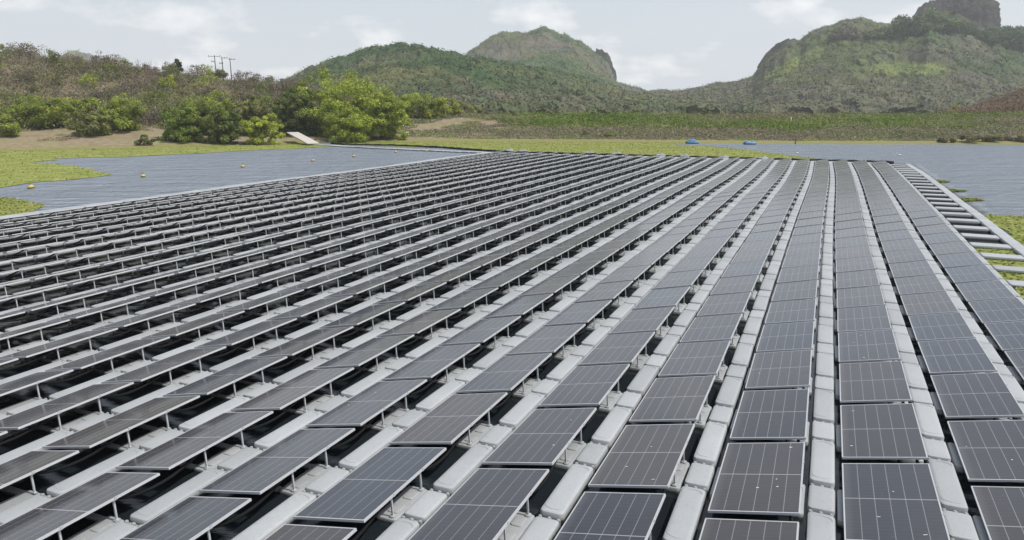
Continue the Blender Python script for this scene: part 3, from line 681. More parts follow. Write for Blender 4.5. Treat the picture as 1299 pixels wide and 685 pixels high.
# panel local frame: x from the low edge (0) to the high edge, y along the row centred, z=0 on the float top
def frame_mb():
    mb = MB(); bw, th = .020, .036
    def p(a, y, c): return TM @ Vector((a, y, c)) + Vector((0, 0, Z0))
    for a, y, lx, ly in ((bw/2, 0, bw, L_), (W_-bw/2, 0, bw, L_), (W_/2, L_/2-bw/2, W_-2*bw, bw), (W_/2, -L_/2+bw/2, W_-2*bw, bw)):
        mb.box(p(a, y, -th/2), (lx, ly, th), TM)
    return mb
def glass_arr():
    bw = .020; z1, z2 = -.003, -.010; V = []
    for z in (z1, z2):
        for a, y in ((bw, -L_/2+bw), (W_-bw, -L_/2+bw), (W_-bw, L_/2-bw), (bw, L_/2-bw)): V.append(TM @ Vector((a, y, z)) + Vector((0,0,Z0)))
    F = [(0,1,2,3), (7,6,5,4)]; uv = [(0,0),(1,0),(1,1),(0,1),(0,1),(1,1),(1,0),(0,0)]
    return np.array([tuple(v) for v in V]), np.array(F), np.array(uv, float)
HX, HZ = W_*ct, Z0 + W_*st_
def leg_mb(y):
    mb = MB(); mb.bar((HX-.035, y, -.070), (HX-.055, y, HZ-.05), .028, .022); mb.box((HX-.035, y, -.062), (.06, .05, .008)); return mb
def clamp_mb(y):
    mb = MB(); mb.box((HX-.05, y, HZ-.052), (.05, .045, .025)); mb.box((HX+.006, y, HZ-.014), (.010, .04, .05)); return mb
def bracket_mb(y): return MB().box((.05, y, .028), (.06, .10, .035))
def cable_mb():
    pts = [(HX-.09+.02*math.sin(t*5), LP/2+(-LP/2+.42)+t*(LP-.84), HZ-.07-.15*math.sin(math.pi*t)**.8) for t in np.linspace(0, 1, 9)]
    return MB().tube(pts, .026, 6)
fm = frame_mb().mesh('frame'); fm.materials.append(FRAME)
gV, gF, gUV = glass_arr(); gm = np_mesh('solar_glass', gV, gF, uv=gUV); gm.materials.append(GLASS_A)
lms = [leg_mb(y).mesh('leg') for y in (-.40, .40)]; cms = [clamp_mb(y).mesh('clamp') for y in (-.40, .40)]; bms = [bracket_mb(y).mesh('bracket') for y in (-.40, .40)]
for q in lms+cms+bms: q.materials.append(GALV)
cbm = cable_mb().mesh('cable', smooth=True); cbm.materials.append(RUBBER)
NTH = ['first','second','third','fourth','fifth','sixth','seventh','eighth','ninth','tenth','eleventh','twelfth','thirteenth','fourteenth','fifteenth','sixteenth','seventeenth','eighteenth','nineteenth','twentieth']
TENS = {2:'twenty',3:'thirty',4:'forty'}
def nth(i):
    if i <= 20: return NTH[i-1]
    return (TENS[i//10]+'-'+NTH[i % 10-1]) if i % 10 else {30:'thirtieth',40:'fortieth'}[i]
ZF = .17; FB = ZF-.25          # float tops stand ZF above the water; float meshes are drawn with their top at .25
def panel_info():
    out = []
    for r in ROWS:
        for j in JS:
            vc = j*LP + L_/2; cor = []
            for a, y in ((0,-L_/2), (1,-L_/2), (1,L_/2), (0,L_/2)):
                X, Y = AW(r*P_U + a*HX, vc+y); cor.append(proj(X, Y, ZF+Z0+a*W_*st_) if Y > 1.0 else None)
            out.append((r, j, vc, cor))
    return out
def vis_area(cor):
    if any(c is None for c in cor): return 0
    a = abs(sum(cor[i][0]*cor[(i+1) % 4][1]-cor[(i+1) % 4][0]*cor[i][1] for i in range(4)))/2
    xs_ = [c[0] for c in cor]; ys_ = [c[1] for c in cor]
    fx = max(0, min(1299, max(xs_))-max(0, min(xs_)))/max(1e-6, max(xs_)-min(xs_)); fy = max(0, min(685, max(ys_))-max(0, min(ys_)))/max(1e-6, max(ys_)-min(ys_))
    return (a + (max(ys_)-min(ys_))*2)*fx*fy
info = panel_info(); areas = {(r, j): vis_area(c) for r, j, v, c in info}
top = set(k for k in sorted(areas, key=lambda k: -areas[k])[:300] if areas[k] > 0)
first = {}; edge_name = {}
for r in ROWS:
    js = [j for j in JS if areas[(r, j)] > 8]
    first[r] = min(js) if js else 0
    c = [q for q in info if q[0] == r and q[1] == first[r]][0][3]
    left = c[0] is not None and min(p[0] for p in c) < 8 and max(p[1] for p in c) < 690
    edge_name[r] = 'left' if left else ('right' if max(p[0] for p in c) > 1299 else 'lower')
def where(r): return '%s row from right' % nth(4-r)
def local_M(u, v, z, tw=0.0, tx=0.0):
    X, Y = AW(u, v); return Matrix.Translation((X, Y, z)) @ Matrix.Rotation(rz_at(v)+tw, 4, 'Z') @ Matrix.Rotation(tx, 4, 'Y')
def arr34(M): return np.array([[M[i][j] for j in range(4)] for i in range(3)])
proto = None; bulk = []; bulk_r = []
def panel_pose(r, j):
    rs = random.Random(r*1000+j)
    return local_M(r*P_U, j*LP+L_/2, ZF+wave(r*P_U, j*LP), rs.gauss(0, .0025), rs.gauss(0, .0028))
DROP = plain('bird_dropping', (.72,.71,.66), .9)
for r, j, vc, cor in info:
    M = panel_pose(r, j)
    if (r, j) not in top:
        bulk.append(arr34(M)); bulk_r.append(random.random()); continue
    o = bpy.data.objects.new('solar_panel', None); COL.objects.link(o); o.matrix_world = M; o.empty_display_size = .2
    n = j-first[r]+1
    tag(o, 'dark solar panel, %s from %s picture edge in the %s' % (nth(n), edge_name[r], where(r)), 'solar panel', 'solar panels in rows on the floats')
    link('frame', fm, None, o); link('solar_glass', gm, None, o)
    for q in range(2):
        l = link('leg', lms[q], None, o); link('clamp', cms[q], None, l)
        link('bracket', bms[q], None, o)
    link('cable', cbm, None, o)
    if (r, j) in ((1,0),(1,1),(0,0),(1,3),(2,0),(0,2),(-1,0),(2,1),(-2,0),(1,-1),(-4,0)):
        mb = MB(); rs = random.Random(r*77+j)
        for _ in range(rs.randint(1, 4)):
            a_, y_ = rs.uniform(.12, W_-.12), rs.uniform(-L_/2+.15, L_/2-.15); l1 = rs.uniform(.015, .05); w1 = rs.uniform(.008, .018); an = rs.uniform(-.4, .4)
            mb.box(TM @ Vector((a_, y_, 0.0005)) + Vector((0,0,Z0)), (l1, w1, .002), TM @ Matrix.Rotation(an, 3, 'Z'))
        link('bird_dropping', mb.mesh('bird_dropping'), DROP, o)
bulk = np.array(bulk); bulk_r = np.array(bulk_r)
root = tag(empty('solar_panels'), 'solar panels in the far rows of the floating array, beyond the nearer ones', 'solar panels', kind='stuff')
def bulk_part(name, V, F, mats, rr, mat, uv=None, parent=None):
    W, FF = tile(V, F, mats); return link(name, np_mesh(name, W, FF, uv=None if uv is None else np.tile(uv, (len(mats), 1)), rnd=np.repeat(rr, len(F))), mat, parent)
bulk_part('solar_glass', gV, gF, bulk, bulk_r, GLASS_B, gUV, root)
V, F = frame_mb().arrays(); bulk_part('frame', V, F, bulk, bulk_r, FRAME, None, root)
mb = MB()
for y in (-.4, .4):
    for q in (leg_mb(y), clamp_mb(y)): mb.add(q.V, q.F)
V, F = mb.arrays(); bulk_part('leg', V, F, bulk, bulk_r, GALV, None, root)
V, F = cable_mb().arrays(); bulk_part('cable', V, F, bulk, bulk_r, RUBBER, None, root)
for ch in root.children: ch['kind'] = 'stuff'
# floats -----------------------------------------------------------
def long_mb(wd=.37, ln=1.53): return MB().rbox(0, 0, wd, ln, -.12, .25, .075, .035, 4)
def short_mb(wd=.37, ln=.71):
    return MB().rbox(0, 0, wd, ln, -.12, .235, .06, .03, 4)
def rib_mb(sg_, wd=.37, ln=1.53):
    mb = MB()
    for s in (sg_,):
        pts = [(wd*.40*math.sin(t), s*(ln/2-.19 + .10*math.cos(t)), .2505) for t in np.linspace(-1.5, 1.5, 11)]
        mb.tube(pts, .0065, 5)
    return mb
def coupling_mb(s, wd=.37, ln=.71):
    mb = MB()
    for q in (-.14, 0, .14): mb.lathe([(.0, .0), (.030, .0), (.030, .200), (.022, .212), (0.0, .212)], 10, (q*wd/.37, s*(ln/2+.048), 0))
    mb.box((0, s*(ln/2+.045), .15), (wd*.80, .09, .03)); return mb
def support_mb():
    mb = MB(); mb.rbox(HX-.12, 0, .36, .94, -.10, .160, .06, .025, 4)                 # apron that carries the legs
    for y in (-.39, .39): mb.rbox(.47, y, .84, .13, -.10, .135, .04, .02, 3)            # two arms leave a well of open water
    mb.rbox(.0, 0, .13, .94, -.10, .180, .05, .02, 3)
    for y in (-.2, .2): mb.rbox(HX-.10, y, .18, .24, .145, .178, .04, .01, 3)
    for y in (-.40, .40): mb.rbox(HX-.035, y, .09, .09, .150, .186, .03, .008, 3)
    return mb
lm_ = auto_smooth(long_mb().mesh('walkway_float')); lm_.materials.append(FLOAT_A)
rb_ = [rib_mb(q).mesh('moulded_rib', smooth=True) for q in (-1, 1)]; [q.materials.append(FLOAT_A) for q in rb_]
sm_ = auto_smooth(short_mb().mesh('connector_float')); sm_.materials.append(FLOAT_A)
cp_ = [coupling_mb(s).mesh('coupling') for s in (-1, 1)]; [q.materials.append(PINM) for q in cp_]
sup_ = auto_smooth(support_mb().mesh('support_float')); sup_.materials.append(SUP_A)
def inframe(X, Y, z, mg=12):
    if Y < 1: return False
    x, y = proj(X, Y, z); return -mg < x < 1299+mg and y < 685+mg
def place_floats(kind, cells, make, bulkV, bulkF, bmat, bulk_name, bulk_label, cat):
    """cells: (key, r, j, u, v, dzf)"""
    sc = []
    for c in cells:
        _, r, j, u, v = c; X, Y = AW(u, v)
        if inframe(X, Y, .25): sc.append(((X*X+Y*Y+30), c))
    sc.sort(key=lambda t: t[0]); chosen = [c for _, c in sc[:300]]; cset = set(c[0] for c in chosen)
    fj = {}
    for _, c in sc: fj[c[1]] = min(fj.get(c[1], 99), c[2])
    for c in chosen: make(c, c[2]-fj[c[1]]+1)
    Ms, rr = [], []
    for c in cells:
        if c[0] in cset: continue
        Ms.append(arr34(local_M(c[3], c[4], wave(c[3], c[4])+FB))); rr.append(random.random())
    W, FF = tile(bulkV, bulkF, np.array(Ms))
    tag(link(bulk_name, np_mesh(bulk_name, W, FF, rnd=np.repeat(np.array(rr), len(bulkF))), bmat), bulk_label, cat, kind='stuff')
UC = -.285
def side(r): return ('left of the %s' % where(r)) if r <= 3 else 'along the right side of the panels'
cells = [((r, j), r, j, r*P_U+UC, j*LP + L_ + (LP-L_)/2) for r in range(-21, 5) for j in range(-4, 30)]
def mk_long(c, n):
    o = link('walkway_float', lm_, None, None); o.matrix_world = local_M(c[3]+random.gauss(0,.004), c[4], wave(c[3], c[4])+FB, random.gauss(0,.004), random.gauss(0,.006))
    e = edge_name.get(min(c[1], 3), 'lower')
    tag(o, 'long pale float, %s from %s edge in strip %s' % (nth(n), e, side(c[1])), 'float', 'long walkway floats between the panel rows')
    for q in rb_: link('moulded_rib', q, None, o)
V, F = MB().rbox(0, 0, .37, 1.53, -.12, .25, .075, .035, 2).arrays()
place_floats('long', cells, mk_long, V, F, FLOAT_B, 'walkway_floats', 'long pale walkway floats in the far part of the array', 'floats')
cells = [((r, j), r, j, r*P_U+UC, j*LP + L_/2) for r in range(-21, 5) for j in range(-3, 30)]
def mk_short(c, n):
    o = link('connector_float', sm_, None, None); o.matrix_world = local_M(c[3]+random.gauss(0,.004), c[4], wave(c[3], c[4])+FB, random.gauss(0,.006), random.gauss(0,.008))
    e = edge_name.get(min(c[1], 3), 'lower')
    tag(o, 'short pale float, %s from %s edge in strip %s' % (nth(n), e, side(c[1])), 'float', 'short connector floats between the long floats')
    for q in cp_: link('coupling', q, None, o)
V, F = MB().rbox(0, 0, .37, .71, -.12, .235, .06, .03, 2).arrays()
place_floats('short', cells, mk_short, V, F, FLOAT_B, 'connector_floats', 'short pale connector floats in the far part of the array', 'floats')
cells = [((r, j), r, j, r*P_U, j*LP + L_/2) for r in ROWS for j in JS]
def mk_sup(c, n):
    o = link('support_float', sup_, None, None); o.matrix_world = local_M(c[3], c[4], wave(c[3], c[4])+FB-.002)
    tag(o, 'grey support float under the %s panel from %s edge, %s' % (nth(n), edge_name[c[1]], where(c[1])), 'float', 'support floats carrying the panel legs')
mb = MB(); mb.rbox(HX-.12, 0, .36, .94, -.10, .160, .06, .025, 1)
for y in (-.39, .39): mb.rbox(.47, y, .84, .13, -.10, .135, .04, .02, 1)
mb.rbox(.0, 0, .13, .94, -.10, .180, .05, .02, 1); V, F = mb.arrays()
place_floats('support', cells, mk_sup, V, F, SUP_B, 'support_floats', 'grey support floats under the far panels', 'floats')
# ladder on the right: cross floats and the outer walkway
U_IN, U_OUT = 4*P_U+UC+.20, 8.45; lg = 'cross floats of the right hand ladder'
cm = auto_smooth(MB().rbox(0, 0, U_OUT-U_IN-.03, .76, -.12, .24, .07, .035, 4).mesh('cross_float')); cm.materials.append(FLOAT_A)
om = auto_smooth(MB().rbox(0, 0, .50, 1.20, -.12, .25, .07, .035, 4).mesh('edge_float')); om.materials.append(FLOAT_A)
vis = [j for j in range(-3, 30) if inframe(*AW((U_IN+U_OUT)/2-.5, j*LP+L_/2), .25, 0)]
off_cross = []; off_edge = []
for j in range(-3, 30):
    v = j*LP + L_/2; n = j-min(vis)+1; M = local_M((U_IN+U_OUT)/2, v, wave(8, v)+FB, random.gauss(0,.006), random.gauss(0,.008))
    if n < 1: off_cross.append(arr34(M)); continue
    o = link('cross_float', cm); o.matrix_world = M
    tag(o, 'wide pale cross float, %s rung of the right ladder from the near end' % nth(n), 'float', lg)
og = 'outer walkway floats of the right hand ladder'; k0 = None
for k in range(-6, 60):
    v = L_/2 + k*LP/2; M = local_M(U_OUT+.26, v, wave(9, v)+FB, random.gauss(0,.006), random.gauss(0,.008))
    X, Y = AW(U_OUT+.2, v)
    if inframe(X, Y, .25, 0) and k0 is None: k0 = k
    if k0 is None: off_edge.append(arr34(M)); continue
    o = link('edge_float', om); o.matrix_world = M
    tag(o, ('square pale float, %s from the near end of the outer right walkway' % nth(k-k0+1)) if k0 is not None and k-k0+1 <= 49 else
        ('square pale float at the far end of the outer right walkway' if k0 is not None else 'square pale outer walkway float beyond the right picture edge'), 'float', og)
# left edge walkway
off_wide = []
eg = 'wide floats of the left edge walkway'
em = auto_smooth(MB().rbox(0, 0, 1.25, 1.19, -.12, .24, .08, .04, 4).mesh('edge_float')); em.materials.append(FLOAT_A); k0 = None
for k in range(-2, 61):
    v = L_/2 + k*LP/2; u = -21*P_U-.47-.66; M = local_M(u, v, wave(u, v)+FB, random.gauss(0,.006), random.gauss(0,.012))
    X, Y = AW(u, v)
    if inframe(X, Y, .25, 0) and k0 is None: k0 = k
    if k0 is None: off_wide.append(arr34(M)); continue
    o = link('edge_float', em); o.matrix_world = M
    tag(o, ('wide pale float, %s from the left picture edge on the left walkway' % nth(k-k0+1)) if k0 is not None and k-k0+1 <= 49 else
        ('wide pale float at far end of the left edge walkway' if k0 is not None else 'wide pale left walkway float beyond the picture edge'), 'float', eg)
for nm_, ms_, sz_, lb_ in (('cross_floats', off_cross, (U_OUT-U_IN-.03, .76), 'cross floats of the right ladder beyond the picture edge'), ('edge_floats', off_edge, (.50, 1.20), 'outer walkway floats beyond the right picture edge'), ('edge_floats', off_wide, (1.25, 1.19), 'left walkway floats beyond the left picture edge')):
    V, F = MB().rbox(0, 0, *sz_, -.12, .245, .07, .035, 3).arrays(); W, FF = tile(V, F, np.array(ms_))
    tag(link(nm_, np_mesh(nm_, W, FF, rnd=np.full(len(FF), .5)), FLOAT_B), lb_, 'floats', kind='stuff')
# far end chain of floats closing the rows
for r in range(-21, 4):
    u = r*P_U + .55; v = 30*LP - .02; o = link('end_float', em); o.matrix_world = local_M(u, v+.55, wave(u, v)+FB, 0, random.gauss(0,.01)); o.scale = (1.1, .75, 1)
    tag(o, 'pale end float closing the far end of the %s' % where(r), 'float', 'end floats along the far edge')
# pier to the shore, ramp, booms
corner = AW(-21*P_U-1.0, 30*LP+.4); shore = on_plane(398, 182.6, .2); pg = 'floats of the pier to the left shore'
cv_, sv = Vector(corner), Vector(shore); npier = 24; dv_ = (sv-cv_)/npier; ang = math.atan2(dv_.y, dv_.x)
pm = auto_smooth(MB().rbox(0, 0, dv_.length*.965, 1.25, -.1, .25, .08, .04, 3).mesh('pier_float')); pm.materials.append(FLOAT_A)
for i in range(npier):
    p = cv_ + dv_*(i+.5); bend = math.sin(math.pi*(i+.5)/npier)*-.9
    o = link('pier_float', pm); o.location = (p.x, p.y+bend, .02*math.sin(i*1.3)+FB); o.rotation_euler = (random.gauss(0,.01), 0, ang+math.cos(math.pi*(i+.5)/npier)*(-.9)*math.pi/(npier*dv_.length))
    tag(o, 'pale float of the pier, %s from the ramp on the left shore' % nth(npier-i), 'float', pg)
def ribbon(a, b, wid, th, mat, name, label, cat, planks=12):
    t = tag(empty(name, a), label, cat); A_, B_ = Vector(a), Vector(b); d = (B_-A_); hlen = d.length
    Mx = d.to_track_quat('X', 'Z').to_matrix(); mb = MB()
    for i in range(planks): mb.box(Mx @ Vector(((i+.5)*hlen/planks, 0, 0)), (hlen/planks-.012, wid, th), Mx)
    link('deck', mb.mesh('deck'), mat, t); mb = MB()
    for s in (-1, 1): mb.box(Mx @ Vector((hlen/2, s*(wid/2+.03), -.05)), (hlen, .055, .16), Mx)
    link('side_beam', mb.mesh('side_beam'), GALV, t); return t
PALE = plain('pale_deck', (.44,.42,.38), .8, var=.1)
ra = on_plane(398, 182.2, .3); x2, y2 = on_plane(371, 167.8, 1.75); 
ribbon((ra[0], ra[1], .32), (x2, y2, max(1.75, float(ground_h(x2, y2))+.15)), 1.8, .06, PALE, 'ramp', 'pale sloping gangway ramp from the left bank down to the pier', 'ramp')
def boom(name, label, pts, rad=.16, mat=RUBBER, wob=.12, n=60):
    P_ = [Vector(p) for p in pts]; out = []
    for i in range(n+1):
        t = i/n*(len(P_)-1); k = min(int(t), len(P_)-2); q = P_[k].lerp(P_[k+1], t-k)
        out.append((q.x+.0, q.y+wob*math.sin(i*.9)*random.uniform(.5,1), q.z+.03*math.sin(i*1.7)))
    tag(link(name, MB().tube(out, rad, 8).mesh(name, smooth=True), mat), label, 'boom')
def wp(px, py, z=.1): x, y = on_plane(px, py, z); return (x, y, z)
boom('floating_boom', 'black floating boom from the ramp past the pier to the array corner', [wp(420,182.2), wp(450,183.6), wp(500,184.4), wp(560,187.0), wp(590,189.3), (*AW(-21*P_U, 31*LP+.3), .1)], .17)
far = [(*AW(u, 30*LP+2.0+.25*math.sin(u)), .1) for u in np.linspace(-21*P_U, 7.5, 14)]
boom('floating_boom', 'black floating boom lying along the far edge of the array', far, .2, wob=.2, n=110)
# mooring corner blocks along the far edge
for i, px in enumerate([646,663,748,783,838,868,918,968]):
    x, y = on_plane(px, 190.5+(px-646)*.031, .3); mb = MB(); mb.rbox(0, 0, 1.0, .7, -.1, .38, .1, .05, 3); mb.rbox(.1, 0, .35, .35, .36, .5, .08, .03, 3)
    o = link('mooring_float', auto_smooth(mb.mesh('mooring_float')), FLOAT_A, None, (x, y, 0), random.uniform(-.5,.5))
    tag(o, 'pale mooring float outside the far edge, %s from the left' % nth(i+1), 'float', 'mooring floats beyond the far edge')
# ------------------------------------------------------------------ algae mats
def mat_poly(name, label, pts, z=.035, step=1.0, amp=1.2, plants=8000, bias=0):
    """polygon with an uneven edge; pts in world XY"""
    from mathutils.geometry import delaunay_2d_cdt
    out = []
    n = len(pts)
    for i in range(n):
        a, b_ = np.array(pts[i]), np.array(pts[(i+1) % n]); L = np.linalg.norm(b_-a); k = max(1, int(L/step))
        for q in range(k):
            p = a+(b_-a)*q/k; am = amp*min(1, L/6)
            out.append(Vector((p[0]+am*(fbm(p[0]*.35, p[1]*.35, 3)-.5)*2, p[1]+am*(fbm(p[0]*.35+40, p[1]*.35, 3)-.5)*2)))
    v, e, f, *_ = delaunay_2d_cdt(out, [], [list(range(len(out)))], 1, 1e-5)
    me = bpy.data.meshes.new(name); me.from_pydata([(p.x, p.y, z) for p in v], [], [list(q) for q in f]); me.update()
    # small tufts across the mat
    P2 = np.array([(p.x, p.y) for p in out]); mn_, mx_ = P2.min(0), P2.max(0)
    Q = rng.uniform(mn_, mx_, (plants*2, 2)); ins = np.zeros(len(Q), bool); j = len(P2)-1
    for i in range(len(P2)):
        c1 = (P2[i,1] > Q[:,1]) != (P2[j,1] > Q[:,1])
        with np.errstate(divide='ignore', invalid='ignore'):
            xx = (P2[j,0]-P2[i,0])*(Q[:,1]-P2[i,1])/(P2[j,1]-P2[i,1]+1e-12)+P2[i,0]
        ins ^= c1 & (Q[:,0] < xx); j = i
    Q = Q[ins]; n = len(Q)
    C3 = np.stack([Q[:,0], Q[:,1], z+rng.uniform(.0, .07, n)], -1); nr = rng.normal(size=(n,3))*.35+np.array([0,0,1.0])
    g = fbm(Q[:,0]*.25, Q[:,1]*.4, 3)
    V, F, C = leaf_quads(C3, rng.uniform(.08, .22, n), nr, lerp3((.17,.205,.045), (.28,.29,.08), np.clip((g-.3)*2.2, 0, 1))*rng.uniform(.7, 1.2, (n,1)))
    t = tag(empty(name), label, 'water weed', kind='stuff')
    link('weed_sheet', me, WEED, t); link('weed_leaf', np_mesh('weed_leaf', V, F, colors=C), LEAF, t)
m, nt, b, o = new_mat('water_weed'); geo = N(nt, 'NewGeometry'); P = geo.outputs['Position']
a = noise(nt, P, .45, 6, .65); a2 = noise(nt, P, 4.0, 4, .6)
c = ramp(nt, a, [(.32,(.15,.185,.035)),(.5,(.22,.245,.06)),(.68,(.30,.30,.11))]); c = mix(nt, mth(nt, 'MULTIPLY', mth(nt, 'SUBTRACT', a2, .5, clamp=True), 2.5, clamp=True), c, (.11,.14,.02))
nt.links.new(c, b.inputs['Base Color']); b.inputs['Roughness'].default_value = .9; b.inputs['Specular IOR Level'].default_value = .15
bump(nt, b, noise(nt, P, 6.0, 5, .7), .8, .05); WEED = m
W2 = lambda L: [on_plane(px, py, .03) for px, py in L]
mat_poly('water_weed', 'yellow-green water weed tongue along the left shore', W2([(-130,189.5),(0,190),(110,189),(220,186.5),(300,184.5),(380,182),(425,183.3),(432,185),(380,188),(310,191),(260,194),(160,199),(85,200.5),(38,206),(75,209),(105,213),(128,217),(149,221),(125,225),(60,230),(35,233),(10,237),(-130,251)]), .035, 1.0, 1.5, 16000)
mat_poly('water_weed', 'small yellow-green weed patch beside the walkway at the left picture edge', W2([(-120,246),(0,250),(30,254.5),(54,261.5),(40,268),(-10,280),(-120,300)]), .03, .6, .5, 5000)
mat_poly('water_weed', 'broad yellow-green weed band between the array far edge and the dam', W2([(425,181.6),(520,178.4),(700,177.6),(850,177.8),(880,181.5),(850,184.0),(905,185.6),(960,191.0),(1000,197),(1045,203)])
         + [AW(4, 30*LP+1.0), AW(-8, 30*LP+1.2), AW(-21*P_U+4, 30*LP+1.5)] + W2([(600,190.6),(560,187.8),(500,185.6),(440,184.6)]), .03, 1.0, .9, 22000)
mat_poly('water_weed', 'olive weed patch under and beside the right hand ladder', [AW(7.0, 25.3), AW(8.6, 25.4), AW(9.0, 26.5), AW(9.2, 31), AW(9.1, 36.5), AW(11, 36.8), AW(14, 35.0), AW(20, 32.5), AW(30, 27), AW(30, -2), AW(7.0, -2)], .03, .6, .5, 26000)
for lb, pts in (('thin weed sliver beside the outer walkway, farthest of three', [(9.1,56.8),(9.6,56.7),(10.0,56.1),(9.7,55.5),(9.1,55.2)]), ('thin weed sliver beside the outer walkway, middle of three', [(9.15,50.0),(9.7,49.8),(10.2,49.2),(9.7,48.7),(9.1,48.4)]), ('weed sliver beside the outer walkway, nearest of three', [(9.15,44.6),(9.9,44.4),(10.4,43.9),(10.0,43.4),(9.6,43.1),(9.1,42.9)])):
    mat_poly('water_weed', lb, [AW(*p) for p in pts], .03, .25, .5, 350)
# ------------------------------------------------------------------ buoys
YEL = plain('yellow_buoy_plastic', (.46,.36,.12), .45, var=.15, scale=6); DKB = plain('wet_dark_band', (.06,.05,.02), .7); WHT = plain('white_paint', (.72,.72,.70), .5)
bl = [(40,239.5,.30,'nearest yellow buoy, by the weed near the left picture edge',YEL),(182,225.0,.27,'yellow buoy, second from the left picture edge, at tip of weed tongue',YEL),(308,212.3,.26,'yellow buoy, third from the left picture edge',YEL),
      (397,205,.26,'yellow buoy on open water below the ramp',YEL),(449,199.3,.26,'yellow buoy, fifth from the left, right of the one below the ramp',YEL),(502,193.6,.26,'yellow buoy near the pier, second from the array corner',YEL),(541,192.2,.26,'yellow buoy nearest the far left corner of the array',YEL),
      (308,188.3,.17,'small yellow buoy close under the weed of the left shore',YEL),(1011,194.8,.20,'dark topped pale buoy beyond the far edge, left of the two at right',WHT),(1141,197.3,.18,'pale buoy beyond the far right corner of the array',WHT)]
for px, py, r_, lb, mt in bl:
    x, y = on_plane(px, py, 0.0); r_ = r_*.76; t = tag(empty('buoy', (x, y, 0), random.uniform(0,6)), lb, 'buoy', 'mooring buoys around the array'); t.rotation_euler = (random.uniform(-.15,.15), random.uniform(-.15,.15), 0)
    prof = [(r_*math.cos(a), r_*.45+r_*math.sin(a)*.92) for a in np.linspace(-1.35, 1.45, 14)]
    link('body', MB().lathe(prof, 20).mesh('body', smooth=True), mt, t)
    link('band', MB().lathe([(r_*1.003, r_*.30), (r_*1.012, r_*.40), (r_*1.012, r_*.48), (r_*1.003, r_*.56)], 20).mesh('band', smooth=True), DKB, t)
    link('lug', MB().tube([(0,0,r_*1.33),(0,0,r_*1.50)], r_*.15, 8).tube([(0.08*math.cos(a), 0, r_*1.5+.08*math.sin(a)) for a in np.linspace(0,math.pi,8)], .018, 5).mesh('lug', smooth=True), DKB, t)
# ------------------------------------------------------------------ blue rafts, posts
BLUE = plain('blue_plastic', (.05,.17,.33), .4, var=.1); LBL = plain('light_blue_plastic', (.22,.38,.50), .45)
def raft(px, py, lx, lb, canopy):
    x, y = on_plane(px, py, 0); t = tag(empty('raft', (x, y, 0), .08), lb, 'raft')
    mb = MB()
    for s in (-.42, .42): mb.tube([(-lx/2, s, .16), (-lx/2+.12, s, .17), (lx/2-.2, s, .17), (lx/2, s, .26)], [.10,.20,.20,.09], 12)
    link('pontoon', mb.mesh('pontoon', smooth=True), BLUE, t)
    link('deck', MB().rbox(0, 0, lx*.86, .98, .30, .42, .1, .03, 3).mesh('deck'), BLUE if canopy else LBL, t)
    if canopy:
        link('paddle_box', MB().rbox(-.05, 0, lx*.5, .7, .42, .66, .12, .05, 3).mesh('paddle_box'), LBL, t)
        link('motor_housing', MB().rbox(-.05, 0, .5, .45, .66, .86, .12, .06, 3).mesh('motor_housing'), BLUE, t)
    else:
        for s in (-.3, .3): link('bench', MB().rbox(s*lx*.9, 0, .28, .85, .42, .54, .05, .02, 3).mesh('bench'), LBL, t)
raft(878, 182.2, 2.0, 'blue raft with a raised housing on the water left of the other', True)
raft(951, 183.3, 1.8, 'low flat blue raft on the water before the dam', False)
def post(px, py_top, depth, rad, mat, name, lb, cat, wet=False, knots=True):
    x = az(px)*depth; z0 = 0 if wet else float(ground_h(x, depth)); zt = at_depth(px, py_top, depth)[2]
    t = tag(empty(name, (x, depth, z0)), lb, cat)
    link('shaft', MB().tube([(0,0,-.4),(0,0,(zt-z0)*.5),(0.02,0,zt-z0)], [rad*1.1, rad, rad*.9], 10).mesh('shaft', smooth=True), mat, t)
    link('cap', MB().lathe([(rad*.9,0),(rad*1.35,.02),(rad*1.3,.10),(0,.14)], 10, (.02,0,zt-z0-.02)).mesh('cap', smooth=True), mat, t)
post(1005, 149, 135, .07, WHT, 'gauge_post', 'thin white post standing on the green dam slope', 'post')
post(1013, 177.5, 115.5, .09, plain('dark_wood', (.06,.045,.035), .9), 'mooring_post', 'short dark post at the water in front of the dam', 'post')
post(397, 176.5, 120.5, .11, plain('weathered_wood', (.11,.09,.07), .9), 'mooring_post', 'short brown post at the foot of the ramp', 'post')
# utility poles on the ridge
PW = plain('pole_wood', (.085,.075,.07), .85); INS = plain('insulator', (.22,.20,.19), .4); ug = 'power poles on the left skyline'
def upole(px, py_top, depth, arms, lb):
    x = az(px)*depth; z0 = float(ground_h(x, depth)); zt = at_depth(px, py_top, depth)[2]; k = depth/F_PX*.975
    t = tag(empty('power_pole', (x, depth, z0)), lb, 'power pole', ug); h = zt-z0
    link('pole', MB().tube([(0,0,-.5),(0,0,h*.6),(0,0,h+.25)], [.15,.13,.10], 10).mesh('pole', smooth=True), PW, t)
    for x0, x1, py in arms:
        a0, a1 = (x0-px)*k, (x1-px)*k; z = at_depth(px, py, depth)[2]-z0
        c_ = link('crossarm', MB().box(((a0+a1)/2, -.16, z), (a1-a0, .10, .11)).mesh('crossarm'), PW, t)
        for a in (a0+.12, (a0+a1)/2, a1-.12):
            link('insulator', MB().lathe([(.0,.06),(.10,.075),(.07,.16),(.11,.20),(.06,.30),(0,.33)], 8, (a, -.16, z)).mesh('insulator', smooth=True), INS, c_)
upole(277.6, 71.5, 205, [(270,285.5,71.5),(273,278,78.3)], 'tall power pole with two crossarms, leftmost of the tight group of three')
upole(286.6, 73.2, 208, [(286,294,73.6),(283,288,80.5)], 'power pole with crossarm to the right, middle of the tight group')
upole(296.6, 74.8, 206, [(295.2,303.5,75.4)], 'power pole with one crossarm, rightmost of the tight group')
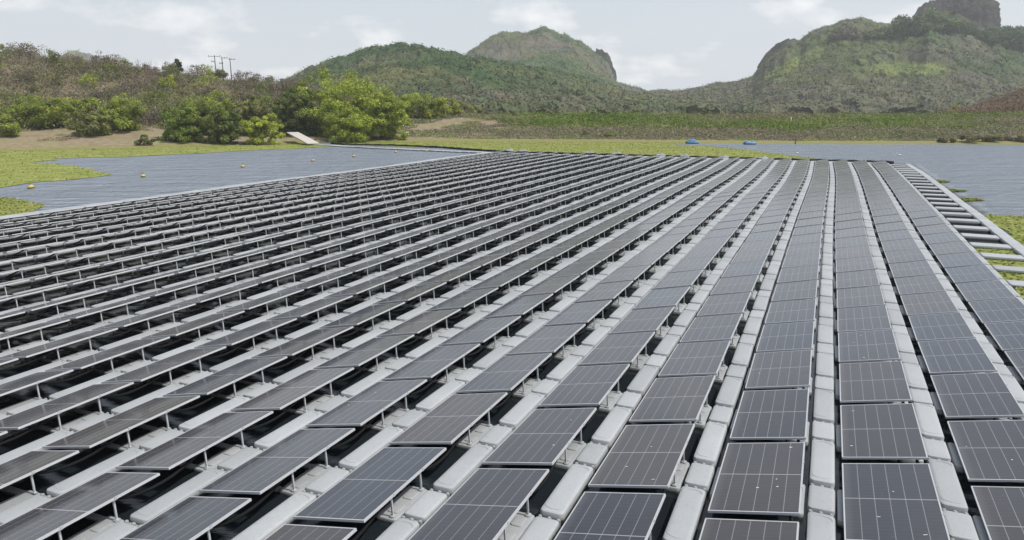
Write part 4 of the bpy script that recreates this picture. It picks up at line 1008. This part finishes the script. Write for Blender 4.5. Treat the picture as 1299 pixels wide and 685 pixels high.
upole(254.4, 83.5, 200, [(246,255,84.3),(253.6,261,88.3)], 'short power pole standing apart left of the group of three')
# rocks on the shore
PALER = plain('pale_rock', (.55,.52,.47), .9, var=.2, scale=3); DARKR = plain('dark_rock', (.10,.085,.07), .95, var=.3)
def rock(px, py, size, mat, lb, sd):
    from mathutils import noise as mn
    best = None
    for y in np.linspace(100, 150, 400):
        x = az(px)*y; z = float(ground_h(x, y)); e_ = abs(proj(x, y, z)[1]-py)
        if best is None or e_ < best[0]-1e-6: best = (e_, x, y, z)
    _, x, y, z = best
    nu, nv = 20, 12; V = []
    for j in range(nv+1):
        ph = math.pi*(j/nv-.5)
        for i in range(nu):
            t_ = 2*math.pi*i/nu; d = Vector((math.cos(ph)*math.cos(t_), math.cos(ph)*math.sin(t_)*.8, math.sin(ph)*.6)); q = d*size*(1+.35*mn.noise(d*2.2+Vector((sd,0,0)))); V.append((x+q.x, y+q.y, z+q.z+size*.2))
    F = [(j*nu+i, j*nu+(i+1) % nu, (j+1)*nu+(i+1) % nu, (j+1)*nu+i) for j in range(nv) for i in range(nu)]
    tag(link('rock', np_mesh('rock', np.array(V), np.array(F)), mat), lb, 'rock', 'rocks along the shore')
rock(514, 161, .62, PALER, 'large white rock on the sandy slope right of the bright tree', 1)
rock(516, 169, .40, PALER, 'small pale rock just below the large white rock', 2)
for i, (px, py, s_, lb) in enumerate([(296,182,.45,'dark lump on the left shore, left of two near the water'),(303,183.5,.38,'dark lump lowest on the left shore, below the yellowish shrub'),(330,182,.45,'dark lump on the shore right of the two dark lumps'),(345,180,.3,'tiny dark lump nearest the ramp on the left shore'),(112,196.8,.35,'dark lump in the weed near the left shore')]):
    rock(px, py, s_, DARKR, lb, 5+i)
# ------------------------------------------------------------------ haze
m = bpy.data.materials.new('haze'); m.use_nodes = True; nt = m.node_tree; nt.nodes.clear()
out = nt.nodes.new('ShaderNodeOutputMaterial'); pv = nt.nodes.new('ShaderNodeVolumePrincipled')
pv.inputs['Color'].default_value = (.93,.965,1,1); pv.inputs['Density'].default_value = .00030; pv.inputs['Anisotropy'].default_value = .25
nt.links.new(pv.outputs[0], out.inputs['Volume'])
V, F = MB().box((0, 650, 99.0), (2600, 1800, 204)).arrays()
hz_ = link('haze', np_mesh('haze', V, F), m); tag(hz_, 'pale humid air between the lake and the hills', 'haze', kind='stuff')
S.cycles.volume_bounces = 1; S.cycles.max_bounces = 6; S.cycles.diffuse_bounces = 3; S.cycles.glossy_bounces = 3
